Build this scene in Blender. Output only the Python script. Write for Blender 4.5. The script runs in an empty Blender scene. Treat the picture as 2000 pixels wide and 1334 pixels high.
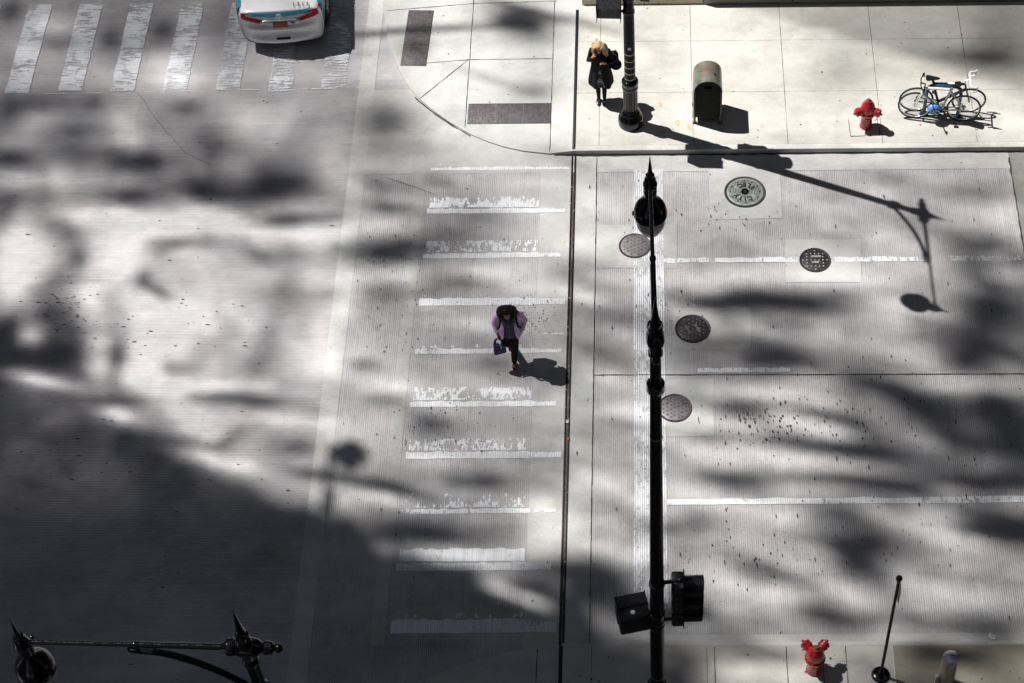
import bpy, bmesh, math, random
import numpy as np
from mathutils import Vector, Matrix, Euler
random.seed(7)
SC = bpy.context.scene
COL = SC.collection
RAD = math.radians
# ------------------------------------------------------------------ camera
H = 27.5
F, PPX, PPY = 3733.1448, 1243.4566, 667.0
RM = Matrix(((0.9999329112, 0.0079124015, 0.0084597273),
             (-0.0011401935, 0.7940252939, -0.6078836505),
             (-0.0115270570, 0.6078332226, 0.7939810454)))
cam = bpy.data.cameras.new('camera')
co = bpy.data.objects.new('camera', cam); COL.objects.link(co)
co.matrix_world = Matrix.Translation((0, 0, H)) @ RM.to_4x4()
cam.sensor_width = 36; cam.lens = F / 2000 * 36
cam.shift_x = (1000 - PPX) / 2000; cam.shift_y = 0
cam.clip_start = 0.5; cam.clip_end = 4000
SC.camera = co
# ------------------------------------------------------------------ light
SX, SY = 0.56, -0.235                      # sun ray travel per metre of fall
ray = Vector((SX, SY, -1)).normalized()
sun = bpy.data.lights.new('sun', 'SUN'); sun.energy = 5.0; sun.angle = RAD(0.4); sun.color = (1.0, 0.968, 0.93)
so = bpy.data.objects.new('sun', sun); COL.objects.link(so)
so.rotation_euler = ray.to_track_quat('-Z', 'Y').to_euler(); so.location = (-30, 20, 60)
W = bpy.data.worlds.new('World'); SC.world = W; W.use_nodes = True
wn = W.node_tree; bg = wn.nodes['Background']
sky = wn.nodes.new('ShaderNodeTexSky'); sky.sky_type = 'NISHITA'; sky.sun_disc = False
sky.sun_elevation = math.asin(-ray.z); sky.sun_rotation = math.atan2(-ray.x, -ray.y)
hs = wn.nodes.new('ShaderNodeHueSaturation'); hs.inputs['Saturation'].default_value = .62
wn.links.new(sky.outputs[0], hs.inputs['Color']); wn.links.new(hs.outputs[0], bg.inputs[0]); bg.inputs[1].default_value = 0.05
SC.view_settings.view_transform = 'Standard'; SC.view_settings.look = 'None'
SC.view_settings.exposure = 0.50; SC.view_settings.gamma = 1.0

# ------------------------------------------------------------------ helpers
def G(px, py, z=0.0):
    d = RM @ Vector(((px - PPX) / F, -(py - PPY) / F, -1)); t = (z - H) / d.z
    return Vector((d.x * t, d.y * t, z))

def tag(o, label=None, cat=None, group=None, kind=None):
    if label: o['label'] = label
    if cat: o['category'] = cat
    if group: o['group'] = group
    if kind: o['kind'] = kind
    return o

def empty(name, loc, rz=0.0, label=None, cat=None, group=None):
    o = bpy.data.objects.new(name, None); COL.objects.link(o)
    o.location = loc; o.rotation_euler = (0, 0, rz); o.empty_display_size = .2
    return tag(o, label, cat, group)

def frame_of(d):
    d = d.normalized(); a = Vector((0, 0, 1)) if abs(d.z) < .9 else Vector((0, 1, 0))
    u = d.cross(a).normalized(); return u, d.cross(u).normalized()

class MB:
    def __init__(s): s.bm = bmesh.new()
    def box(s, c, size, rot=None, bev=0, taper=None):
        r = bmesh.ops.create_cube(s.bm, size=1.0); vs = r['verts']
        for v in vs:
            k = 1.0
            if taper and v.co.z > 0: k = taper
            v.co = Vector((v.co.x * size[0] * k, v.co.y * size[1] * k, v.co.z * size[2]))
        if bev:
            es = list({e for v in vs for e in v.link_edges})
            rr = bmesh.ops.bevel(s.bm, geom=es, offset=bev, segments=2, affect='EDGES', profile=.5)
            vs = list({v for f in rr['faces'] for v in f.verts} | {v for v in vs if v.is_valid})
            # whole island
            seen = set(vs); st = list(vs)
            while st:
                v = st.pop()
                for e in v.link_edges:
                    w = e.other_vert(v)
                    if w not in seen: seen.add(w); st.append(w)
            vs = list(seen)
        M = Matrix.Translation(c) @ (rot.to_4x4() if rot is not None else Matrix())
        for v in vs: v.co = M @ v.co
        return vs
    def rings(s, rings, cap=True, closed=True):
        R = [[s.bm.verts.new(p) for p in r] for r in rings]
        n = len(R[0])
        for a, b in zip(R, R[1:]):
            for i in range(n if closed else n - 1):
                j = (i + 1) % n
                try: s.bm.faces.new((a[i], a[j], b[j], b[i]))
                except ValueError: pass
        if cap and closed:
            for r in (R[0][::-1], R[-1]):
                try: s.bm.faces.new(r)
                except ValueError: pass
        return R
    def tube(s, pts, rad, seg=10, cap=True):
        pts = [Vector(p) for p in pts]
        if not hasattr(rad, '__len__'): rad = [rad] * len(pts)
        rs = []; u = None
        for i, p in enumerate(pts):
            d = (pts[min(i + 1, len(pts) - 1)] - pts[max(i - 1, 0)]).normalized()
            if u is None: u, v = frame_of(d)
            else:
                u = (u - d * u.dot(d)).normalized(); v = d.cross(u)
            rs.append([p + (u * math.cos(2 * math.pi * k / seg) + v * math.sin(2 * math.pi * k / seg)) * rad[i] for k in range(seg)])
        s.rings(rs, cap)
    def lathe(s, prof, o=(0, 0, 0), d=(0, 0, 1), seg=24, sc=(1, 1)):
        o = Vector(o); d = Vector(d).normalized()
        if abs(d.z) > .999: u, v = Vector((1, 0, 0)), Vector((0, d.z, 0))
        else: u, v = frame_of(d)
        rs = [[o + d * h + (u * math.cos(2 * math.pi * k / seg) * sc[0] + v * math.sin(2 * math.pi * k / seg) * sc[1]) * max(r, 1e-4) for k in range(seg)] for r, h in prof]
        s.rings(rs, True)
    def ball(s, c, r, seg=14, rot=None):
        if not hasattr(r, '__len__'): r = (r, r, r)
        q = bmesh.ops.create_uvsphere(s.bm, u_segments=seg, v_segments=max(6, seg * 2 // 3), radius=1.0)
        M = Matrix.Translation(c) @ (rot.to_4x4() if rot is not None else Matrix())
        for v in q['verts']: v.co = M @ Vector((v.co.x * r[0], v.co.y * r[1], v.co.z * r[2]))
    def torus(s, c, R, r, axis=(0, 1, 0), seg=40, ms=8, squash=1.0):
        c = Vector(c); u, v = frame_of(Vector(axis)); a = Vector(axis).normalized(); rs = []
        for i in range(seg + 1):
            t = 2 * math.pi * i / seg; e = u * math.cos(t) + v * math.sin(t)
            rs.append([c + e * (R + r * math.cos(2 * math.pi * k / ms)) + a * (r * squash * math.sin(2 * math.pi * k / ms)) for k in range(ms)])
        s.rings(rs, False)
    def poly(s, pts):
        return s.bm.faces.new([s.bm.verts.new(p) for p in pts])
    def prism(s, pts, z0, z1):
        a = [s.bm.verts.new((p[0], p[1], z0)) for p in pts]; b = [s.bm.verts.new((p[0], p[1], z1 if len(p) < 3 else p[2])) for p in pts]
        n = len(pts); s.bm.faces.new(b); s.bm.faces.new(a[::-1])
        for i in range(n): s.bm.faces.new((a[i], a[(i + 1) % n], b[(i + 1) % n], b[i]))
    def build(s, name, mat, parent=None, ang=35, smooth=True, norm=True):
        if norm: bmesh.ops.recalc_face_normals(s.bm, faces=s.bm.faces[:])
        me = bpy.data.meshes.new(name); s.bm.to_mesh(me); s.bm.free()
        if smooth:
            me.shade_smooth(); me.set_sharp_from_angle(angle=RAD(ang))
        if mat: me.materials.append(mat)
        o = bpy.data.objects.new(name, me); COL.objects.link(o)
        if parent: o.parent = parent
        return o

def remesh(o, vox, smooth=2):
    m = o.modifiers.new('r', 'REMESH'); m.mode = 'VOXEL'; m.voxel_size = vox
    if smooth:
        k = o.modifiers.new('s', 'SMOOTH'); k.iterations = smooth; k.factor = .5
    dg = bpy.context.evaluated_depsgraph_get(); dg.update()
    me = bpy.data.meshes.new_from_object(o.evaluated_get(dg))
    mats = list(o.data.materials); o.modifiers.clear(); o.data = me
    me.materials.clear()
    for q in mats: me.materials.append(q)
    me.shade_smooth(); return o

# ------------------------------------------------------------------ materials
def newmat(name):
    m = bpy.data.materials.new(name); m.use_nodes = True
    return m, m.node_tree, m.node_tree.nodes['Principled BSDF']
class N:
    def __init__(s, nt):
        s.nt = nt; s.tc = nt.nodes.new('ShaderNodeTexCoord').outputs['Object']
    def new(s, t): return s.nt.nodes.new(t)
    def link(s, a, b): s.nt.links.new(a, b)
    def put(s, sock, v):
        if hasattr(v, 'links') or isinstance(v, bpy.types.NodeSocket): s.nt.links.new(v, sock)
        else: sock.default_value = v
    def map(s, scale=(1, 1, 1), loc=(0, 0, 0), src=None):
        m = s.new('ShaderNodeMapping'); s.link(src or s.tc, m.inputs[0]); m.inputs['Scale'].default_value = scale; m.inputs['Location'].default_value = loc
        return m.outputs[0]
    def noise(s, scale, detail=3, vec=None, rough=.55):
        n = s.new('ShaderNodeTexNoise'); s.link(vec or s.tc, n.inputs['Vector']); n.inputs['Scale'].default_value = scale
        n.inputs['Detail'].default_value = detail; n.inputs['Roughness'].default_value = rough
        return n.outputs['Fac']
    def voro(s, scale, vec=None, feat='F1'):
        n = s.new('ShaderNodeTexVoronoi'); s.link(vec or s.tc, n.inputs['Vector']); n.inputs['Scale'].default_value = scale; n.feature = feat
        return n
    def math(s, op, a, b=0.0, c=None, clamp=False):
        n = s.new('ShaderNodeMath'); n.operation = op; n.use_clamp = clamp
        s.put(n.inputs[0], a); s.put(n.inputs[1], b)
        if c is not None: s.put(n.inputs[2], c)
        return n.outputs[0]
    def ramp(s, v, a, b, lo=0.0, hi=1.0, smooth=True):
        n = s.new('ShaderNodeMapRange'); n.interpolation_type = 'SMOOTHSTEP' if smooth else 'LINEAR'
        s.put(n.inputs[0], v); n.inputs[1].default_value = a; n.inputs[2].default_value = b; n.inputs[3].default_value = lo; n.inputs[4].default_value = hi
        return n.outputs[0]
    def mix(s, f, a, b, mode='MIX'):
        n = s.new('ShaderNodeMix'); n.data_type = 'RGBA'; n.blend_type = mode
        s.put(n.inputs[0], f)
        for k, v in ((6, a), (7, b)):
            if isinstance(v, tuple): n.inputs[k].default_value = (*v, 1)
            else: s.link(v, n.inputs[k])
        return n.outputs[2]
    def xyz(s):
        n = s.new('ShaderNodeSeparateXYZ'); s.link(s.tc, n.inputs[0]); return n.outputs
    def bump(s, h, st, dist=.01):
        n = s.new('ShaderNodeBump'); s.link(h, n.inputs['Height']); n.inputs['Strength'].default_value = st; n.inputs['Distance'].default_value = dist
        s.link(n.outputs[0], s.nt.nodes['Principled BSDF'].inputs['Normal'])

def pmat(name, col, rough=.5, metal=0.0, coat=0.0, var=.12, nscale=9, bump=0.0, bscale=60, dirt=None, dirtamt=.35, dscale=6, spec=.5):
    m, nt, b = newmat(name); n = N(nt)
    f = n.noise(nscale, 4)
    c = n.mix(n.ramp(f, .3, .7), tuple(x * (1 - var) for x in col), tuple(min(1, x * (1 + var)) for x in col))
    if dirt:
        d = n.noise(dscale, 6, rough=.7)
        c = n.mix(n.math('MULTIPLY', n.ramp(d, .52, .66), dirtamt), c, dirt)
    n.link(c, b.inputs['Base Color'])
    r = n.ramp(n.noise(nscale * 2.3, 3), .3, .7, max(0, rough - .07), min(1, rough + .1)); n.link(r, b.inputs['Roughness'])
    b.inputs['Metallic'].default_value = metal; b.inputs['Coat Weight'].default_value = coat; b.inputs['Specular IOR Level'].default_value = spec
    if bump: n.bump(n.noise(bscale, 3), bump, .004)
    return m

def concrete(name, col, groove=None, period=.038, amp=.22, lines=None, spots=.5, pit=.6, rust=0, tone=.15, joints=None, panels=None):
    m, nt, b = newmat(name); n = N(nt); X, Y, Z = n.xyz()
    big = n.noise(.55, 5, rough=.6); mid = n.noise(3.2, 5, rough=.65); fine = n.noise(70, 3, rough=.7); vf = n.noise(260, 2)
    # value factor
    v = n.math('ADD', n.ramp(big, .3, .7, 1 - tone, 1 + tone, False), n.ramp(mid, .25, .75, -.10, .10, False))
    v = n.math('ADD', v, n.ramp(fine, .25, .75, -.17, .17, False)); v = n.math('ADD', v, n.ramp(vf, .3, .7, -.10, .10, False))
    h = n.math('MULTIPLY', fine, .35)
    st2 = n.noise(.33, 6, n.map((1, 1.8, 1), (7, 3, 0)), .72)          # broad oily stains
    v = n.math('ADD', v, n.ramp(st2, .44, .68, .04, -.23, False))
    if panels:
        cv = n.new('ShaderNodeCombineXYZ')
        n.link(n.math('FLOOR', n.math('DIVIDE', n.math('ADD', X, 50.3), panels[0])), cv.inputs[0]); n.link(n.math('FLOOR', n.math('DIVIDE', n.math('ADD', Y, 50.1), panels[1])), cv.inputs[1])
        wn_ = n.new('ShaderNodeTexWhiteNoise'); wn_.noise_dimensions = '2D'; n.link(cv.outputs[0], wn_.inputs['Vector'])
        v = n.math('ADD', v, n.ramp(wn_.outputs['Value'], 0, 1, -.075, .075, False))
    if groove:
        ax, ot = (X, Y) if groove == 'Y' else (Y, X)
        w = n.noise(1.0, 2, n.map((9, .6, 1) if groove == 'Y' else (.6, 9, 1)))
        ph = n.math('MULTIPLY', n.math('ADD', ax, n.math('MULTIPLY', w, .02)), 2 * math.pi / period)
        s = n.math('SINE', ph)
        st = n.noise(1.0, 4, n.map((26, 1.1, 1) if groove == 'Y' else (1.1, 26, 1)), .7)       # per-groove wear streaks
        a = n.math('MULTIPLY', n.ramp(n.noise(1.3, 3), .35, .65, .35, 1.0), amp)
        v = n.math('ADD', v, n.math('MULTIPLY', n.math('SUBTRACT', n.ramp(s, -.9, .3), .72), a))
        v = n.math('ADD', v, n.ramp(st, .3, .7, -.09, .09, False))
        h = n.math('ADD', h, n.ramp(s, -.9, .3))
    if lines:
        ax, per, wd, dv = lines; ax = X if ax == 'X' else Y
        fr = n.math('FRACT', n.math('DIVIDE', n.math('ADD', ax, 100.13), per))
        ln = n.math('LESS_THAN', fr, wd / per)
        ln = n.math('MULTIPLY', ln, n.ramp(n.noise(.8, 3, n.map((1, 3, 1), (3, 5, 0))), .42, .6))
        v = n.math('ADD', v, n.math('MULTIPLY', ln, dv))
    if joints:
        for ax, per, off, wd in joints:
            A = X if ax == 'X' else Y
            fr = n.math('FRACT', n.math('DIVIDE', n.math('ADD', A, 100 * per - off), per))
            ln = n.math('LESS_THAN', fr, wd / per)
            ln = n.math('MULTIPLY', ln, n.ramp(n.noise(2.2, 3), .3, .6, .35, .8))
            v = n.math('SUBTRACT', v, ln)
    # dark blotches and pits
    vo = n.voro(2.6, n.map((1, 1, 1), (3.1, 7.7, 0)))
    sep = n.new('ShaderNodeSeparateColor'); n.link(vo.outputs['Color'], sep.inputs[0])
    spot = n.math('MULTIPLY', n.math('LESS_THAN', n.math('ADD', vo.outputs['Distance'], n.ramp(fine, .2, .8, -.02, .02, False)), n.math('MULTIPLY', sep.outputs[0], .075)), n.math('GREATER_THAN', sep.outputs[1], 1 - spots))
    v = n.math('SUBTRACT', v, n.math('MULTIPLY', spot, .55))
    pv = n.noise(1.0, 2, n.map((75, 18, 1) if groove != 'X' else (18, 75, 1)), .5)
    pm = n.math('MULTIPLY', n.ramp(pv, .74, .80), n.ramp(n.noise(1.1, 3, n.map((1, 1, 1), (9, 2, 0))), .45, .62))
    v = n.math('SUBTRACT', v, n.math('MULTIPLY', pm, pit))
    v = n.math('MAXIMUM', v, .06)
    tint = n.mix(n.ramp(n.noise(.9, 4, n.map((1, 1, 1), (20, 4, 0))), .35, .65), tuple(col), (col[0] * .94, col[1] * .97, col[2] * .985))
    cc = n.new('ShaderNodeCombineColor')
    for i in range(3): n.link(v, cc.inputs[i])
    c = n.mix(1.0, tint, cc.outputs[0], 'MULTIPLY')
    if rust:
        c = n.mix(n.math('MULTIPLY', n.ramp(n.noise(.8, 5, n.map((1, 1, 1), (41, 3, 0)), .6), .58, .75), rust), c, (.45, .33, .2))
    n.link(c, b.inputs['Base Color']); b.inputs['Roughness'].default_value = .85; b.inputs['Specular IOR Level'].default_value = .25
    n.bump(h, .35, .004)
    return m

def paint(name, wear, col=(.86, .88, .92), streak='Y', thr=None, seed=0.0, gap=.25, yg=None, soft=0.0):
    """worn road paint: flakes away along the tining, the road shows through"""
    m, nt, b = newmat(name); n = N(nt)
    sc = (17, 6, 1) if streak == 'Y' else (3.2, 24, 1)
    a = n.noise(1.0, 5, n.map(sc, (seed, seed * 2, 0)), .62)
    c2 = n.noise(2.4, 4, n.map((1, 1, 1), (seed * 3, 1, 0)), .6); f = n.noise(42, 3)
    q = n.math('ADD', n.math('MULTIPLY', a, .5), n.math('ADD', n.math('MULTIPLY', c2, .38), n.math('MULTIPLY', f, .12)))
    if yg:
        q = n.math('SUBTRACT', q, n.ramp(n.xyz()[1], yg[0], yg[1], -.03, yg[2], False))
    if not yg: q = n.math('ADD', q, n.math('MULTIPLY', n.math('SUBTRACT', n.noise(1.7, 3, n.map((1, 1, 1), (seed, 8, 0))), .5), .22))
    mask = n.ramp(q, wear - .012 - soft, wear + .014 + soft)
    gr = n.noise(1.0, 2, n.map((1 if streak == 'X' else 26, 26 if streak == 'X' else 1, 1), (seed, 0, 0)))
    c = n.mix(n.ramp(gr, .3, .7), tuple(x * .84 for x in col), col)
    c = n.mix(n.math('MULTIPLY', n.ramp(n.noise(9, 5, rough=.7), .5, .7), .35), c, (.40, .39, .39))
    n.link(c, b.inputs['Base Color']); b.inputs['Roughness'].default_value = .6
    X, Y, Z = n.xyz(); ax = X if streak == 'Y' else Y
    s = n.math('SINE', n.math('MULTIPLY', ax, 2 * math.pi / .038)); mask = n.math('MULTIPLY', mask, n.ramp(s, -.95, .1, 1 - gap, .92))
    out = nt.nodes['Material Output']; tr = n.new('ShaderNodeBsdfTransparent'); ms = n.new('ShaderNodeMixShader')
    n.link(mask, ms.inputs[0]); n.link(tr.outputs[0], ms.inputs[1]); n.link(b.outputs[0], ms.inputs[2]); n.link(ms.outputs[0], out.inputs[0])
    return m

M = {}
M['inter'] = concrete('road_concrete_across', (.43, .412, .422), 'X', .034, .20, ('Y', .66, .014, .16), .35, .5, panels=(40, 1.32))
M['road'] = concrete('road_concrete_along', (.428, .414, .418), 'Y', .036, .34, ('X', .77, .012, .10), .45, .6, panels=(1.54, 5.1))
M['roadR'] = concrete('road_concrete_right', (.428, .414, .418), 'Y', .036, .34, ('X', .77, .012, .10), .55, .75, panels=(.77, 3.4))
M['smooth'] = concrete('smooth_concrete', (.47, .465, .455), None, spots=.4, pit=.3)
M['strip'] = concrete('pale_concrete_strip', (.50, .495, .49), None, spots=.15, pit=.15)
M['walk'] = concrete('sidewalk_concrete', (.515, .497, .458), None, spots=.16, pit=.25, rust=.10, tone=.05, joints=[('X', 1.85, .82, .012), ('Y', 1.47, 28.70, .008)])
M['ramp'] = concrete('ramp_concrete', (.49, .485, .47), None, spots=.22, pit=.2, tone=.05)
M['curb'] = concrete('curb_concrete', (.52, .51, .49), None, spots=.2, pit=.5)
M['tan'] = concrete('aggregate_tan', (.36, .32, .26), None, spots=.7, pit=.8)
M['asph'] = concrete('asphalt', (.25, .245, .235), None, spots=.6, pit=.8, tone=.15)
M['granite'] = pmat('granite_wall_stone', (.17, .165, .155), .55, var=.25, nscale=120, dirt=(.10, .1, .1), dscale=4)
M['ledge'] = pmat('pale_limestone', (.52, .46, .36), .75, var=.12, nscale=14, dirt=(.3, .25, .19), dscale=9, dirtamt=.6)
M['terrace'] = pmat('terrace_concrete', (.60, .60, .59), .8, var=.05, nscale=5)
M['groundm'] = pmat('ground_concrete', (.2, .2, .19), .9, var=.1, nscale=.4)
M['dark'] = pmat('joint_dark', (.012, .012, .016), .5, var=.3, nscale=30, metal=.3)
M['dirt'] = pmat('joint_debris', (.13, .10, .075), .95, var=.5, nscale=60, bump=.6)
M['crack'] = pmat('crack_dark', (.05, .048, .046), .9, var=.3, nscale=40)
M['pole'] = pmat('black_enamel', (.003, .003, .0045), .2, coat=.3, var=.3, nscale=14, dirt=(.008, .008, .008), dirtamt=.25, dscale=18, spec=.35)
M['shaft'] = pmat('black_shaft_paint', (.004, .004, .0045), .34, var=.3, nscale=14, spec=.15)
M['band'] = pmat('steel_strap', (.50, .47, .34), .35, metal=.8, var=.2)
M['globe'] = pmat('frosted_glass_globe', (.62, .63, .60), .25, var=.05)
M['sigblk'] = pmat('signal_housing_black', (.006, .006, .008), .33, var=.25, spec=.4)
M['lens'] = pmat('signal_lens', (.20, .03, .015), .2)
M['lensdark'] = pmat('dark_lens', (.02, .02, .02), .15)
M['white'] = pmat('white_sticker', (.8, .8, .8), .5, var=.03)
M['red'] = pmat('red_hydrant_paint', (.34, .012, .02), .30, coat=.5, var=.2, nscale=12, dirt=(.14, .02, .015), dscale=9, bump=.2)
M['rust'] = pmat('rusty_iron', (.16, .07, .035), .8, var=.4, nscale=20, bump=.4)
M['mail'] = pmat('olive_mailbox_paint', (.07, .08, .06), .38, metal=.25, var=.15, nscale=7)
M['olive'] = pmat('backlit_olive_paint', (.013, .015, .011), .6, var=.2, nscale=8, spec=.12)  # olive darkened, the backlit front's shade is put into the colour
M['brown'] = pmat('cast_iron_tactile', (.085, .074, .080), .6, metal=.2, var=.25, nscale=8, dirt=(.2, .18, .17), dscale=20, dirtamt=.3, bump=.2)
M['iron'] = pmat('cast_iron', (.17, .155, .165), .5, metal=.35, var=.25, nscale=9, dirt=(.1, .09, .09), dscale=9, bump=.25)
M['irond'] = pmat('dark_cast_iron', (.045, .04, .045), .42, metal=.35, var=.3, nscale=12, bump=.25)
M['ironp'] = pmat('polished_cast_iron', (.34, .37, .35), .42, metal=.3, var=.2, nscale=9)
M['ironrim'] = pmat('iron_rim', (.05, .042, .045), .55, metal=.3, var=.3, nscale=12)
M['steel'] = pmat('brushed_steel', (.62, .60, .62), .30, metal=.5, var=.08, nscale=30)
M['galv'] = pmat('galvanised_white', (.6, .6, .6), .5, metal=.2)
M['tyre'] = pmat('tyre_rubber', (.02, .02, .02), .8)
M['bwhite'] = pmat('white_bike_paint', (.85, .85, .85), .25, coat=.5, var=.04)
M['bblack'] = pmat('black_bike_paint', (.015, .016, .02), .25, coat=.5)
M['rack'] = pmat('navy_rack_paint', (.015, .06, .11), .3, coat=.5, var=.2)
M['alu'] = pmat('aluminium', (.7, .7, .7), .3, metal=1.0)
M['bluehel'] = pmat('blue_helmet_shell', (.10, .27, .66), .3, coat=.6, var=.08)
M['skin'] = pmat('skin', (.62, .33, .23), .5, var=.08)
M['skin2'] = pmat('skin_tan', (.42, .21, .14), .5, var=.08)
M['coat'] = pmat('black_wool_coat', (.010, .010, .013), .85, var=.3, nscale=20, bump=.3, spec=.2)
M['tights'] = pmat('black_tights', (.010, .009, .010), .8, spec=.2)
M['loafer'] = pmat('patent_loafer', (.02, .015, .02), .18, coat=.8)
M['lilac'] = pmat('lilac_jacket_cloth', (.68, .46, .70), .85, var=.1, nscale=8, bump=.4, bscale=30)
M['navy'] = pmat('navy_shirt', (.035, .05, .085), .8, var=.2)
M['greycol'] = pmat('grey_collar', (.12, .13, .15), .85)
M['trouser'] = pmat('black_trousers', (.009, .009, .011), .85, spec=.2)
M['tote'] = pmat('purple_navy_tote', (.03, .016, .09), .7, var=.2)
M['teal'] = pmat('teal_strip', (.25, .62, .68), .5)
M['yellow'] = pmat('yellow_trim', (.75, .7, .25), .5)
M['orange'] = pmat('orange_scrap', (.85, .17, .06), .6)
M['paper'] = pmat('paper_scrap', (.75, .70, .74), .7, dirt=(.6, .2, .4), dscale=30, dirtamt=.6)
M['phone'] = pmat('black_phone', (.01, .01, .012), .15)
M['carwhite'] = pmat('taxi_white_paint', (.84, .85, .86), .22, coat=.8, var=.02)
M['carteal'] = pmat('taxi_teal_paint', (.015, .33, .47), .25, coat=.8, var=.05)
M['glass'] = pmat('car_glass', (.006, .007, .009), .05, var=.1)
M['tail'] = pmat('tail_lamp_red', (.42, .001, .006), .3, coat=.08, var=.15, spec=.15)
M['tailc'] = pmat('tail_lamp_clear', (.55, .30, .30), .3, coat=.1, var=.1, spec=.2)
M['chrome'] = pmat('chrome', (.7, .7, .72), .12, metal=1.0)
M['plate'] = pmat('orange_brown_plate', (.28, .07, .02), .45, var=.25, nscale=60)
M['blackpl'] = pmat('black_plastic', (.007, .007, .008), .6, spec=.15)
M['letters'] = pmat('black_lettering', (.015, .015, .018), .5)
M['bldg'] = pmat('facade_stone', (.07, .07, .07), .8, var=.1, nscale=1)
M['slat'] = pmat('blocker_slat_metal', (.07, .07, .075), .6, metal=.3)  # for the slats of the added light-shaping screen

def hair_mat(name, a, b, c):
    m, nt, bs = newmat(name); n = N(nt)
    f = n.noise(1.0, 4, n.map((75, 75, 7)), .6)
    k = n.mix(n.ramp(f, .35, .5), a, b); k = n.mix(n.ramp(f, .52, .66), k, c)
    n.link(k, bs.inputs['Base Color']); bs.inputs['Roughness'].default_value = .5; bs.inputs['Specular IOR Level'].default_value = .25 if a[0] > .1 else .06; n.bump(f, .9, .01); return m
M['blond'] = hair_mat('blond_hair', (.20, .09, .035), (.52, .32, .16), (.86, .68, .43))
M['darkhair'] = hair_mat('dark_brown_hair', (.003, .002, .002), (.008, .005, .004), (.035, .02, .014))

def dots_mat():
    m, nt, b = newmat('polka_dot_dress'); n = N(nt)
    v = n.voro(42); v.inputs['Randomness'].default_value = .15
    c = n.mix(n.math('LESS_THAN', v.outputs['Distance'], .30), (.012, .012, .014), (.75, .75, .75))
    n.link(c, b.inputs['Base Color']); b.inputs['Roughness'].default_value = .8; return m
M['dots'] = dots_mat()

def rustdome():
    m, nt, b = newmat('mailbox_dome_paint'); n = N(nt); X, Y, Z = n.xyz()
    base = n.mix(n.ramp(n.noise(5, 4), .3, .7), (.12, .135, .11), (.21, .23, .19))
    r = n.noise(11, 6, n.map((1, 2.2, 1)), .75)
    c = n.mix(n.math('MULTIPLY', n.ramp(r, .50, .58), n.math('MULTIPLY', n.ramp(n.math('ABSOLUTE', n.math('SUBTRACT', X, -.01)), .10, .20, 1, 0), n.ramp(n.math('ABSOLUTE', n.math('SUBTRACT', Y, .30)), .08, .26, 1, 0))), base, (.34, .09, .05))
    n.link(c, b.inputs['Base Color']); b.inputs['Roughness'].default_value = .32; b.inputs['Metallic'].default_value = .3; return m
M['dome'] = rustdome()

def brushcyl():
    m, nt, b = newmat('bollard_steel'); n = N(nt)
    f = n.noise(1.0, 4, n.map((60, 60, 3)), .6)
    n.link(n.mix(f, (.42, .38, .33), (.70, .67, .62)), b.inputs['Base Color']); b.inputs['Metallic'].default_value = .45
    b.inputs['Roughness'].default_value = .28; n.bump(f, .1, .003); return m
M['bollard'] = brushcyl()

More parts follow.
